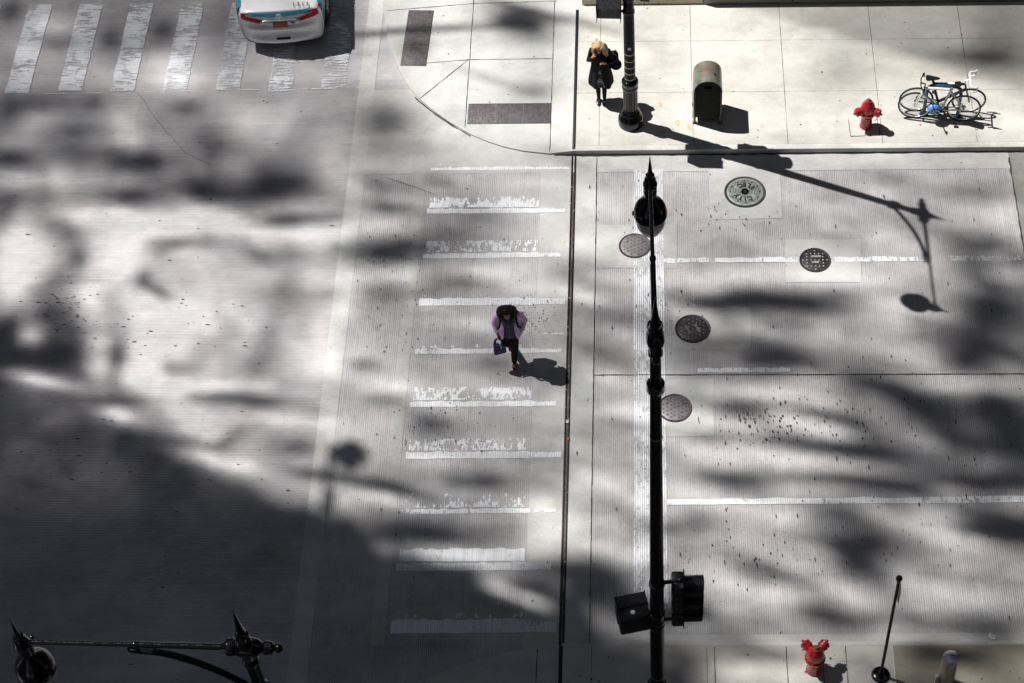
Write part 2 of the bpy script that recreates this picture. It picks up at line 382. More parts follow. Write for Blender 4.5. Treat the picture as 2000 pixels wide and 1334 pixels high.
# ------------------------------------------------------------------ the light pattern, cut by an added slat screen out of view
GRID = ["5555556899899999888777",   # brightness of the paving, 100 px cells of the 2000 x 1334 photo (+2 spill)
        "66676778998999998888767",
        "4455666599999999999999",
        "5544547767788888777787",
        "6788767666888777777777",
        "7676767666778778876666",
        "4477678766666555775444",
        "3367768776677666555555",
        "2236878766778886555433",
        "2222466665678876444444",
        "2222224445876786455333",
        "1111111124245677567666",
        "1111111111123456665666",
        "1111111111122367643555",
        "1111111111122356643555"]
gridA = np.array([[float(c) for c in r[:22]] for r in GRID]); gridA[6:10, 12:] -= .6; gridA[4:7, 1:6] += .5
BL = """20 22 20 15 0 -3;105 50 40 12 0 2;120 85 35 10 0 -2;218 80 20 15 0 -3;320 60 22 14 0 -3;300 90 40 10 0 -1.5;310 120 40 15 0 2;450 60 40 40 0 -1.5;60 105 50 15 0 1;20 130 20 15 0 -1
200 145 50 12 0 1;340 160 60 15 0 2;70 200 90 14 0 -2;185 200 18 12 0 -2;365 210 30 12 0 -3;20 230 30 14 0 -2;80 235 40 12 0 2;220 225 60 15 0 1;480 240 50 25 0 2;425 275 45 20 0 -3;150 255 40 12 0 -1
260 275 80 12 0 1.5;180 300 60 14 0 -2;290 315 45 12 0 -2.5;15 310 30 12 0 -3;30 280 40 12 0 1;30 350 60 12 0 2.5;120 350 60 15 0 1.5;20 390 50 15 0 -2;250 350 70 10 0 2;250 385 45 10 0 -4;430 380 80 15 8 -4
250 425 110 14 3 3;430 430 60 20 15 3;130 450 35 18 20 -2.5;155 505 20 18 40 -3;345 475 45 9 0 -3;30 470 40 25 0 2;20 540 40 40 0 1;100 560 25 18 -20 -3;280 545 12 16 40 -3;310 570 30 10 28 -3.5;210 590 30 15 30 -1.5
110 610 30 20 0 -2;290 600 40 25 0 1.5;60 655 22 18 0 4.5;10 650 20 20 0 -2;100 680 50 25 0 -1.5;0 700 90 20 0 -2;380 500 40 20 0 1;60 738 60 12 12 4;110 750 50 10 10 2;180 720 30 30 0 1.5;280 690 25 30 0 2
235 690 14 22 0 -2;290 740 70 18 12 3;430 755 80 10 0 2;245 782 35 9 0 -2.5;350 720 40 12 0 -1.5;230 810 40 12 12 4;360 805 50 25 35 3;390 840 40 18 0 2;430 775 55 9 0 -4;450 855 30 12 -30 -3.5;430 900 70 14 12 4.5
330 900 60 30 20 -2;330 860 50 12 10 -1.5;560 365 60 25 0 -4;560 402 55 12 0 3;600 425 60 9 0 -2.5;540 435 40 8 0 -2.5;600 460 50 14 0 2.5;580 500 45 14 0 -1.5;740 365 30 18 0 -2.5;750 405 35 12 0 -2;745 445 40 16 0 3
760 490 75 18 0 -3.5;880 460 60 20 0 -1.5;780 540 45 20 0 2.5;650 545 60 18 0 2;760 570 40 18 0 -2;960 530 60 14 0 2;900 550 50 10 0 -2;570 575 50 25 0 -2;520 540 30 15 0 1;715 710 30 10 0 -3;500 715 20 25 0 -3
515 787 35 9 0 -3;640 720 40 20 0 1;760 755 40 15 0 1.5;840 690 20 10 0 -1;840 830 35 20 0 -2.5;965 710 30 15 0 -2;745 780 50 12 0 -1.5;560 820 70 12 5 2;580 875 35 14 0 -3;640 930 70 9 8 -4;780 960 50 12 15 -3.5
760 975 80 9 12 3.5;650 975 50 12 15 2;950 940 35 10 0 -3;890 940 20 10 0 -2;850 905 50 8 0 2;900 975 60 8 0 2;870 1080 110 14 6 3;820 1040 80 15 8 -3;1060 1050 40 40 0 1;1080 1105 60 8 0 -4;1140 790 30 5 0 -1.5
1200 840 60 12 0 -1.5;1200 810 80 10 0 1;1450 800 50 14 5 -4;1450 765 50 10 0 1.5;1420 830 70 10 5 3;1400 855 70 9 0 -3;1430 890 80 16 5 2;1450 940 60 18 0 -3;1080 930 40 20 0 -1.5;1050 985 40 15 0 2
1350 970 70 12 8 2;1500 700 60 12 0 -2;1150 480 60 15 0 1;1460 580 60 20 0 -3;1420 545 100 14 0 2;1200 600 70 30 0 -1.5;1620 430 60 15 5 -1.5;1870 400 50 8 0 1;1900 380 60 15 0 -1.5;1900 470 80 18 15 -2.5
1600 540 110 14 0 2;1560 590 110 18 0 -4;1750 600 60 25 0 1;1920 540 60 25 35 -3;1930 600 40 30 0 -2.5;1990 510 20 10 0 -3;1520 700 40 20 0 -2;1900 695 50 35 0 -2.5;1800 700 40 25 0 1.5;1720 755 60 12 0 -3
1790 790 50 16 25 -4;1580 780 90 12 8 3;1930 755 80 12 8 3;1950 800 40 25 35 -4;1985 860 30 30 0 -3;1560 800 70 7 10 -3;1650 825 50 7 12 -2;1600 838 70 10 12 5;1550 865 50 10 10 -2.5;1690 875 60 14 10 -3
1860 860 50 14 15 -2.5;1620 908 120 9 8 4;1500 900 60 15 0 2;1730 945 70 14 10 -4;1600 960 80 10 0 2;1900 910 50 8 0 1;1930 940 70 12 0 -2;1170 1130 50 30 0 -3;1350 1040 60 20 0 -2;1250 1080 50 30 0 1.5
1550 1010 60 15 12 2;1500 1110 60 12 12 -3;1480 1155 110 10 10 4;1640 1150 60 12 20 2.5;1620 1200 60 25 20 -4;1690 1110 60 15 15 -3;1790 1140 60 8 20 4;1700 1060 80 20 0 -2.5;1880 1060 90 10 12 4;1950 1040 60 14 10 -4
1800 1210 110 9 3 -3;1950 1230 60 10 0 -3;1850 1175 120 8 0 1.5;1300 1200 70 15 0 -3;1250 1230 60 8 0 1.5;1500 1290 60 10 8 -3;1450 1330 60 10 0 2;1850 1290 90 20 0 -3
1015 45 48 20 12 -6.5;1100 42 90 6 15 -3;820 62 150 5 -3 -6;815 95 25 12 0 -3;960 158 70 6 18 -2;1050 182 36 14 0 -2.5;1030 80 60 15 0 -1;1920 125 70 12 5 -2.5;1950 110 40 30 0 -1.5;760 230 40 25 0 -2;820 290 60 12 0 -1
1000 15 60 5 14 -3;1200 75 100 4 17 -1.5;1640 145 40 25 0 -.7"""
blobs = np.array([[float(v) for v in q.split()] for line in BL.split('\n') for q in line.split(';')])
rs_ = random.Random(11); extra = []
for _ in range(460):
    x, y = rs_.uniform(0, 2000), rs_.uniform(310 if rs_.random() < .8 else 0, 1334)
    if x > 700 and y < 310: continue
    if x < 720: extra.append([x, y, rs_.uniform(12, 38), rs_.uniform(8, 20), rs_.gauss(12, 30), rs_.choice((-1, 1)) * rs_.uniform(.3, 1.1)])
    else: extra.append([x, y, rs_.uniform(16, 55), rs_.uniform(5, 11), rs_.gauss(9, 9), rs_.choice((-1, 1)) * rs_.uniform(.5, 1.6)])
for _ in range(230):
    extra.append([rs_.uniform(1100, 2050), rs_.uniform(420, 1334), rs_.uniform(22, 60), rs_.uniform(5, 8), rs_.gauss(14, 7), rs_.choice((-1, 1, 1)) * rs_.uniform(.6, 1.9)])
for _ in range(90):
    extra.append([rs_.uniform(0, 700), rs_.uniform(200, 760), rs_.uniform(14, 26), rs_.uniform(16, 42), rs_.gauss(0, 20), rs_.choice((-1, 1, 1)) * rs_.uniform(.4, 1.2)])
extra += [[185, 560, 26, 80, 4, 2.2], [290, 670, 22, 70, 0, 2.4], [35, 520, 30, 70, 8, 1.8], [225, 700, 14, 50, 0, -1.6], [120, 610, 26, 60, 12, -1.1], [345, 610, 22, 70, -4, 1.6], [240, 500, 26, 60, 10, .9], [400, 560, 26, 50, 0, .9], [60, 900, 70, 60, 0, .9], [200, 930, 80, 50, 0, .5], [10, 660, 30, 60, 10, -.8], [160, 650, 24, 70, 15, -.9]]
blobs = np.vstack([blobs, np.array(extra)])
EDGE = np.array([(-200, 740), (0, 765), (130, 795), (200, 850), (300, 893), (400, 928), (480, 950), (560, 985), (620, 1012), (680, 1016), (740, 1072), (800, 1100), (900, 1118), (960, 1128), (1060, 1142), (1130, 1195), (1200, 1262), (1270, 1292), (1340, 1330), (1500, 1500), (2300, 2100)], float)

def brightness(px, py):
    gx = np.clip((px - 50) / 100, 0, 20.999); gy = np.clip((py - 50) / 100, 0, 13.999)
    ix = gx.astype(int); iy = gy.astype(int); fx = gx - ix; fy = gy - iy
    A = lambda a, b: gridA[np.clip(b, 0, 14), np.clip(a, 0, 21)]
    b = (A(ix, iy) * (1 - fx) + A(ix + 1, iy) * fx) * (1 - fy) + (A(ix, iy + 1) * (1 - fx) + A(ix + 1, iy + 1) * fx) * fy
    for cx, cy, rx, ry, an, d in blobs:
        d = d * (1.5 if cx > 1100 and cy > 300 else 1.15)
        if cx < 700 and cy < 420: d *= .72; ry = ry * 1.3
        t = math.radians(an); dx = px - cx; dy = py - cy
        u = (dx * math.cos(t) + dy * math.sin(t)) / rx; v = (-dx * math.sin(t) + dy * math.cos(t)) / ry
        b = b + d * np.exp(-(u * u + v * v) * .7)
    # deep shade of the lower left
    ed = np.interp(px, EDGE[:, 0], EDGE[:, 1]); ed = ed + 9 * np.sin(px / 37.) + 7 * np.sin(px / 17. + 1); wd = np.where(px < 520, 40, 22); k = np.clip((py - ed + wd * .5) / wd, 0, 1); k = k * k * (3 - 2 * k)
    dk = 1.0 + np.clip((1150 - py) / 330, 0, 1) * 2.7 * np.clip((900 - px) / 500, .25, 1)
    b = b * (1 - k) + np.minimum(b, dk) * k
    # streak of sun lying in it
    t = math.radians(20); dx = px - 1010; dy = py - 1163
    u = (dx * math.cos(t) + dy * math.sin(t)) / 78; v = (-dx * math.sin(t) + dy * math.cos(t)) / 10
    b = b + 7.5 * np.exp(-(u ** 4 + v * v))
    # pavement shade at upper right, shaped into the screen, crisp lower edge
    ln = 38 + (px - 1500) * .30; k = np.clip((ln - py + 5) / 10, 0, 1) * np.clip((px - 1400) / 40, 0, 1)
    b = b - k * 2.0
    # round lamp shadow with its stem, cut into the screen; no lamp casts it
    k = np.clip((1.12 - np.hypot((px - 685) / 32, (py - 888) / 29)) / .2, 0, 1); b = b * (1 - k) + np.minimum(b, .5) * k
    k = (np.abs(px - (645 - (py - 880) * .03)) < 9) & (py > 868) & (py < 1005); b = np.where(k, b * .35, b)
    return np.clip(b, 0, 9)

def project(x, y, z=0.0):
    P = np.stack([x, y, np.full_like(x, z) - H]); Rn = np.array(RM).T
    d = Rn @ P.reshape(3, -1); px = PPX - F * d[0] / d[2]; py = PPY + F * d[1] / d[2]
    return px.reshape(x.shape), py.reshape(x.shape)

XF = -24.0
def build_dapple_blocker():  # unseen blocker, slat widths set so its shadow dapples the ground
    root = empty('dapple_blocker', (XF, 34, 0), 0, 'unseen slat screen added to shape the sunlight into patches', 'building')
    inv = Matrix.Translation((-XF, -34, 0))
    dz, dy = .22, .08
    zs = np.arange(16.0, 62.0, dz); ys = np.arange(8.0, 54.0, dy)
    ZZ, YY = np.meshgrid(zs + dz / 2, ys + dy / 2, indexing='ij')
    gx = XF + SX * ZZ; gy = YY + SY * ZZ
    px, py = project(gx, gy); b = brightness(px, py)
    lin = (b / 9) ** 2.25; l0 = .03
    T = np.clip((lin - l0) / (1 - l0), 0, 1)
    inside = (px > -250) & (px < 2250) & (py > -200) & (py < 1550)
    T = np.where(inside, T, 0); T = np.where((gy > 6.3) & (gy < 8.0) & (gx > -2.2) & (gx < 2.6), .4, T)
    m = MB(); bm = m.bm
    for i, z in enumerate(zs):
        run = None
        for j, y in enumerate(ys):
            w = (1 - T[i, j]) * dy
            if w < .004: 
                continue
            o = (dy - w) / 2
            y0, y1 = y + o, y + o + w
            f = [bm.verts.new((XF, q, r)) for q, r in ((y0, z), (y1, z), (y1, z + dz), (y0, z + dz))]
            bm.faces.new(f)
    s = m.build('dapple_screen', M['slat'], root, smooth=False, norm=False); s.matrix_parent_inverse = inv
    m = MB(); m.box((XF - 8, 33, 7.95), (16, 42, 15.9)); s = m.build('blocker_base', M['bldg'], root, smooth=False); s.matrix_parent_inverse = inv  # plain base under the added screen
    m = MB(); m.box((XF + .01, 33, 88), (.3, 50, 52)); m.box((XF + .01, 5, 41), (.3, 5.9, 70)); m.box((XF + .01, 57, 41), (.3, 6, 70))
    s = m.build('frame', M['bldg'], root, smooth=False); s.matrix_parent_inverse = inv  # surround of the added screen, stops sun and sky past its edges
build_dapple_blocker()

# ------------------------------------------------------------------ ground, roads, pavements
def sheet(name, pts, z, mat, kind='structure'):
    m = MB(); m.poly([(p[0], p[1], z) for p in pts]); o = m.build(name, mat, smooth=False)
    if o.data.polygons[0].normal.z < 0: o.data.flip_normals()
    if kind: o['kind'] = kind
    return o
def rect(x0, y0, x1, y1): return [(x0, y0), (x1, y0), (x1, y1), (x0, y1)]
sheet('ground', rect(-1500, -1500, 1500, 1500), -.05, M['groundm'])
sheet('road', rect(-70, -60, 70, 90), 0, M['inter'])
sheet('road_right', rect(-5.58, 14.0, 6.97, 27.5), .004, M['road'])
sheet('crosswalk_surface', rect(-4.35, 14.9, -2.14, 25.2), .008, M['roadR'])
sheet('gutter_strip', rect(-5.9, -40, -5.58, 60), .008, M['strip'])
sheet('crosswalk_edge_strip', rect(-4.62, 14.9, -4.38, 25.2), .010, M['smooth'])
sheet('crosswalk_landing', rect(-2.14, 14.0, -1.07, 26.5), .008, M['smooth'])
sheet('side_asphalt', rect(6.97, 14.0, 60, 27.5), .008, M['asph'])
sheet('gutter', rect(-5.58, 25.2, 6.97, 27.5), .0115, M['smooth'])
sheet('gutter_near', rect(-1.07, 14.0, 6.97, 15.05), .0115, M['smooth'])
for k, q in enumerate([((1383, 322), (1523, 318), (1528, 427), (1388, 430)), ((1166, 440), (1322, 440), (1322, 524), (1164, 524)), ((1315, 603), (1467, 600), (1467, 682), (1315, 682)), ((1300, 742), (1393, 740), (1395, 852), (1302, 854)), ((1533, 468), (1682, 468), (1682, 552), (1535, 552)), ((640, 985), (770, 1060), (770, 1160), (640, 1160))][:5]):
    sheet('concrete_patch', [G(*p) for p in q], .012, M['smooth'])

# far pavement: z .13 beyond the joint, ramp corner almost flush
XT = -1.515
cpx = [(752, 40), (758, 80), (765, 105), (775, 130), (786, 152), (800, 175), (822, 198), (845, 217), (865, 232), (885, 245), (920, 265), (950, 278), (980, 288), (1020, 297), (1075, 303)]
cur = [G(*p) for p in cpx]
m = MB(); low = [(-5.66, 60), (-5.66, 30.2)] + [(p.x, p.y) for p in cur] + [(-1.98, 60)]
m.prism([(p[0], p[1], .045) for p in low], -.1, .045); o = m.build('corner_ramp', M['ramp'], smooth=False); o['kind'] = 'structure'
m = MB(); m.prism([(-1.98, 25.68, .045), (XT, 25.66, .13), (XT, 60, .13), (-1.98, 60, .045)], -.1, .1); o = m.build('flared_walk', M['ramp'], smooth=False); o['kind'] = 'structure'
m = MB(); m.prism(rect(XT, 25.80, 60, 60), -.1, .13); o = m.build('sidewalk', M['walk'], smooth=False); o['kind'] = 'structure'
m = MB(); vs = m.box((29.24, 25.73, .0155), (61.5, .14, .235), bev=.012); o = m.build('curb', M['curb']); o['kind'] = 'structure'
# near pavement
nc = [(XT, 14.85), (-1.98, 14.84), (-2.7, 14.66), (-3.37, 14.44), (-4.1, 13.9), (-4.8, 13.1), (-5.3, 12.2), (-5.6, 11.0), (-5.66, 9.5), (-5.66, -40), (XT, -40)]
m = MB(); m.prism([(a, b_, .035) for a, b_ in nc], -.1, .035); o = m.build('near_corner_ramp', M['ramp'], smooth=False); o['kind'] = 'structure'
m = MB(); m.prism(rect(XT, -40, 60, 14.77), -.1, .13); o = m.build('near_sidewalk', M['walk'], smooth=False); o['kind'] = 'structure'
m = MB(); m.box((29.24, 14.81, .0155), (61.5, .08, .235), bev=.012); o = m.build('near_curb', M['curb']); o['kind'] = 'structure'
sheet('aggregate_paving', rect(3.80, -10, 60, 14.765), .134, M['tan'])

def strip(name, pts, w, z, mat, kind='structure', wob=0.0):
    """a line that follows pts, w wide"""
    m = MB(); L = []; R = []
    P = []
    for a, b_ in zip(pts, pts[1:]):
        a, b_ = Vector(a[:2]), Vector(b_[:2]); k = max(1, int((b_ - a).length / .12)) if wob else 1
        P += [a.lerp(b_, i / k) for i in range(k)]
    P.append(Vector(pts[-1][:2]))
    for i, p in enumerate(P):
        d = (P[min(i + 1, len(P) - 1)] - P[max(i - 1, 0)]).normalized(); n_ = Vector((-d.y, d.x))
        o_ = random.uniform(-wob, wob); hw = w / 2 * (1 + (random.uniform(-.5, .5) if wob else 0))
        L.append(m.bm.verts.new((*(p + n_ * (hw + o_)), z))); R.append(m.bm.verts.new((*(p - n_ * (hw - o_)), z)))
    for i in range(len(P) - 1): m.bm.faces.new((L[i], R[i], R[i + 1], L[i + 1]))
    o = m.build(name, mat, smooth=False)
    if o.data.polygons[0].normal.z < 0: o.data.flip_normals()
    if kind: o['kind'] = kind
    return o
# joints and cracks
strip('pavement_joint', [(-1.065, 14.86), (-1.065, 25.6)], .014, .016, M['crack'], wob=.003)
strip('pavement_joint', [(-1.05, 20.30), (3, 20.27), (9, 20.24)], .014, .016, M['crack'], wob=.003)
strip('pavement_joint', [(6.97, 15), (6.97, 25.5)], .03, .016, M['crack'], wob=.008)
for a in ([(-3.70, 30.1), (-3.69, 26.38)], [(-2.0, 30.1), (-1.99, 25.72)], [(-3.69, 28.3), (-1.99, 28.31)], [(-5.1, 28.16), (-3.7, 28.3)], [(-4.66, 27.18), (-3.72, 28.3)], [(-5.5, 29.78), (-3.7, 29.97), (-1.56, 30.03)]):
    strip('pavement_joint', a, .013, .050 if a[0][0] > -9 else .05, M['crack'], wob=.002)
strip('pavement_joint', [(-1.9, 14.8), (-1.95, 10)], .012, .040, M['crack'], wob=.002)
for x in (.95, 2.1, 3.05): strip('pavement_joint', [(x, 14.76), (x, 10)], .012, .136, M['crack'], wob=.002)
strip('steel_edge', [(3.80, 14.76), (3.80, 10)], .02, .139, M['galv'])
# expansion joint: two steel rails with debris between
for s_ in (-.030, .030):
    m = MB(); m.box((XT + s_, 20.25, .009), (.034, 10.75, .028), bev=.004); o = m.build('joint_rail', M['dark']); o['kind'] = 'structure'
strip('joint_debris', [(XT, 14.87), (XT, 25.6)], .026, .0105, M['dirt'], wob=.004)
m = MB(); m.box((XT, 27.68, .125), (.062, 3.95, .03), bev=.004); o = m.build('joint_rail', M['dark']); o['kind'] = 'structure'
m = MB(); m.box((XT, 7.5, .125), (.062, 14.6, .03), bev=.004); o = m.build('joint_rail', M['dark']); o['kind'] = 'structure'
strip('pavement_joint', [G(270, 182), G(310, 240), G(362, 300), G(412, 322)], .010, .014, pmat('faint_crack', (.17, .155, .15), .9, var=.3, nscale=20), wob=.014)
strip('pavement_joint', [G(755, 348), G(845, 378)], .007, .016, M['crack'], wob=.008)
# rim of dirt in the gutter under the far curb
strip('gutter_dirt', [(-4.75, 27.27), (-4.37, 26.86), (-3.93, 26.47), (-3.56, 26.19)], .03, .014, M['crack'], wob=.008)
strip('gutter_dirt', [(-1.9, 25.66), (-1.2, 25.63), (2, 25.64), (7, 25.64), (12, 25.64)], .035, .014, M['crack'], wob=.008)

# painted markings -------------------------------------------------
def bar(name, x0, y0, x1, y1, mat, z=.016, skew=0):
    n_ = 24; m = MB(); A = []; B = []
    for i in range(n_ + 1):
        t = i / n_; x = x0 + (x1 - x0) * t
        if x1 - x0 > y1 - y0:
            A.append(m.bm.verts.new((x, y0 + random.uniform(-.006, .006) + skew * t, z))); B.append(m.bm.verts.new((x, y1 + random.uniform(-.026, .012) + skew * t, z)))
        else:
            y = y0 + (y1 - y0) * t
            A.append(m.bm.verts.new((x1 + random.uniform(-.01, .01), y, z))); B.append(m.bm.verts.new((x0 + random.uniform(-.01, .01), y, z)))
    for i in range(n_): m.bm.faces.new((A[i], A[i + 1], B[i + 1], B[i]))
    o = m.build(name, mat, smooth=False)
    if o.data.polygons[0].normal.z < 0: o.data.flip_normals()
    o['kind'] = 'structure'; return o
solid = paint('road_paint_solid', .36, seed=1.3); solid2 = paint('road_paint_scuffed', .43, seed=4.1)
wear = [(25.28, .60, .08), (24.16, .47, .13), (23.05, .53, .13), (21.91, .58, .18), (20.80, .60, .12), (19.62, .525, .13), (18.52, .49, .15), (17.4, .535, .10), (16.28, .42, .16), (15.11, .55, .26)]
for i, (y, w_, th) in enumerate(wear):
    bar('crosswalk_bar', -4.30, y, -2.14, y + th, solid if i not in (0, 4, 7) else solid2)
    bar('crosswalk_bar', -2.14, y + .01, -1.60 - .06 * (i % 3), y + th * .85, solid if i not in (0, 2, 4, 7, 9) else paint('road_paint_end', .44 + .02 * (i % 2), seed=i + .5))
    bar('crosswalk_bar', -4.26, y + th + .02, -2.16, y + .43, paint('road_paint_worn', w_ - .035 + (.02, -.01, .03)[i % 3], seed=5.7 * i + 3.6, yg=(y + th - .1, y + .43, (.05, .09, -.03)[i % 3]), gap=.15))
bar('crosswalk_bar', -2.0, 20.8 + .42, -1.62, 20.8 + .46, solid2)
for k in range(8):
    x = -14.13 + 1.067 * k
    bar('side_crosswalk_bar', x, 27.52 + random.uniform(-.05, .05), x + .48, 30.1, paint('side_bar_paint', .425 + .012 * k, streak='X', seed=k * 3.3, soft=.045, gap=.1, col=(.74, .76, .80)))
bar('stop_line', -.34, 15.63, .225, 25.25, paint('stop_line_paint', .44, seed=9.7, gap=.6, soft=.05, col=(.76, .78, .82)))
strip('side_crosswalk_edge', [(-16, 27.42), (-5.9, 27.56)], .02, .014, paint('edge_paint', .5, streak='X', seed=3), wob=.004)
bar('lane_line', .22, 22.89, 2.72, 23.01, paint('lane_paint', .44, seed=5.5)); bar('lane_line', 3.42, 22.88, 6.9, 23.0, paint('lane_paint', .50, seed=6.5))
bar('lane_line', .22, 17.54, 9.2, 17.67, paint('lane_paint', .42, seed=7.5)); bar('lane_line', .80, 20.33, 2.45, 20.43, paint('lane_paint', .45, seed=8.5), z=.018)

# debris specks: nobody could count them
def specks(name, n_, area, size, z, mat, elong=1.0, ax='Y', clusters=None):
    m = MB()
    for _ in range(n_):
        if clusters and random.random() < .75:
            c = random.choice(clusters); x = random.gauss(c[0], c[2]); y = random.gauss(c[1], c[3])
        else: x = random.uniform(area[0], area[2]); y = random.uniform(area[1], area[3])
        if x < area[0] or x > area[2] or y < area[1] or y > area[3]: continue
        r = size * random.uniform(.3, 1) ** 1.6; e = random.uniform(1, elong); k = 7; a0 = random.uniform(0, 6.28)
        sx, sy = (r, r * e) if ax == 'Y' else (r * e, r)
        m.poly([(x + math.cos(a0 + 6.283 * i / k) * sx * random.uniform(.6, 1.15), y + math.sin(a0 + 6.283 * i / k) * sy * random.uniform(.6, 1.15), z) for i in range(k)])
    o = m.build(name, mat, smooth=False, norm=False); o['kind'] = 'stuff'; return o
M['speck'] = pmat('dark_specks', (.085, .07, .068), .9, var=.4); M['leafm'] = pmat('dry_leaf_bits', (.10, .065, .05), .9, var=.5)
specks('grit', 650, (-1.4, 15.1, 6.9, 25.2), .015, .021, M['speck'], 4.5, 'Y', [(2.4, 17.9 + 1.5, 1.0, .5), (3.2, 19.2, 1.2, .5), (1.6, 19.2, .8, .35), (3.4, 16.9, 2.0, .5), (5.2, 19.0, 1.2, .8), (1.5, 23.9, 1.0, .3), (.3, 21.6, .6, .4), (2.0, 16.4, 1.2, .3)])
specks('grit', 520, (-5.5, 15.0, -1.6, 25.2), .014, .021, M['speck'], 2.4, 'Y', [(-2.3, 21.7, .5, .3), (-3.6, 19.1, .6, .4), (-4.9, 22.0, .5, 1.0)])
specks('grit', 420, (-16, 13, -5.95, 30), .012, .012, M['speck'], 5.5, 'X', [(-8.5, 18.4, 1.5, .7), (-11.5, 18.0, 1.5, .9), (-9.0, 21.4, 1.2, .4), (-10.9, 21.9, .3, .3)])
specks('gum_spots', 90, (-1.3, 25.9, 7.9, 29.7), .022, .1345, M['speck'], 1.3); specks('gum_spots', 38, (-4.6, 26.5, -1.6, 29.9), .022, .053, M['speck'], 1.3)
specks('gum_spots', 60, (-1.3, 13.6, 6.5, 14.7), .022, .1395, M['speck'], 1.3)
specks('leaf_litter', 60, (1.0, 18.6, 5.0, 19.7), .03, .022, M['leafm'], 2.0, 'Y', [(2.0, 19.15, .6, .12), (3.2, 18.9, .6, .2)])
specks('joint_grit', 60, (XT - .06, 15, XT + .06, 25.5), .010, .026, pmat('pale_grit', (.6, .55, .45), .8), 2.5, 'Y')

# scraps of litter
def scrap(px, py, w, mat, name, label, z=.03, rz=.4, cat='litter'):
    p = G(px, py, z); m = MB(); n_ = 5
    V = [[m.bm.verts.new(((i / n_ - .5) * w * (1 + .15 * math.sin(j)), (j / n_ - .5) * w * .75, .02 * math.sin(i * 1.7) * math.cos(j * 1.3))) for i in range(n_ + 1)] for j in range(n_ + 1)]
    for j in range(n_):
        for i in range(n_): m.bm.faces.new((V[j][i], V[j][i + 1], V[j + 1][i + 1], V[j + 1][i]))
    o = m.build(name, mat); o.location = p; o.rotation_euler = (0, 0, rz); return tag(o, label, cat)
scrap(1937, 1243, .12, M['paper'], 'paper_scrap', 'crumpled pink and white paper scrap lying by the near curb', .04, -.5)
scrap(1108, 823, .065, M['white'], 'paper_scrap', 'small white scrap caught in the dark steel joint', .045, 1.5)
scrap(1109, 856, .05, M['orange'], 'plastic_scrap', 'orange sliver of plastic lodged in the steel joint', .045, 1.4)
scrap(1523, 1233, .04, M['white'], 'paper_scrap', 'tiny white paper fleck in the road above the near hydrant', .03, .9)

# ------------------------------------------------------------------ tactile plates
def tactile(px, rows, cols, w, h, rz, label):
    c = G(*px, .045); r = empty('tactile_plate', (c.x, c.y, .045), rz, label, 'tactile paving', 'dark tactile plates set in the kerb ramp')
    m = MB(); m.box((0, 0, .003), (w, h, .014), bev=.002); m.build('plate', M['brown'], r)
    m = MB()
    for i in range(cols):
        for j in range(rows): m.lathe([(.017, 0), (.013, .006), (.0001, .0065)], ((i + .5) / cols * w - w / 2, (j + .5) / rows * h - h / 2, .009), seg=6)
    m.build('domes', M['brown'], r, ang=60)
    m = MB()
    nseam = 2 if w > h else 2
    for k in range(nseam):
        if w > h: m.box((w * ((k + 1) / 3 - .5), 0, .011), (.008, h * .98, .001))
        else: m.box((0, h * ((k + 1) / 3 - .5), .011), (w * .98, .008, .001))
    m.build('seams', pmat('pale_seam', (.22, .2, .2), .7), r, smooth=False)
tactile((995, 222), 8, 26, 1.66, .56, .0, 'wide dark brown tactile plate facing the main crosswalk')
tactile((815, 74), 24, 8, .53, 1.64, -.035, 'tall dark brown tactile plate on the side-street side of the ramp')

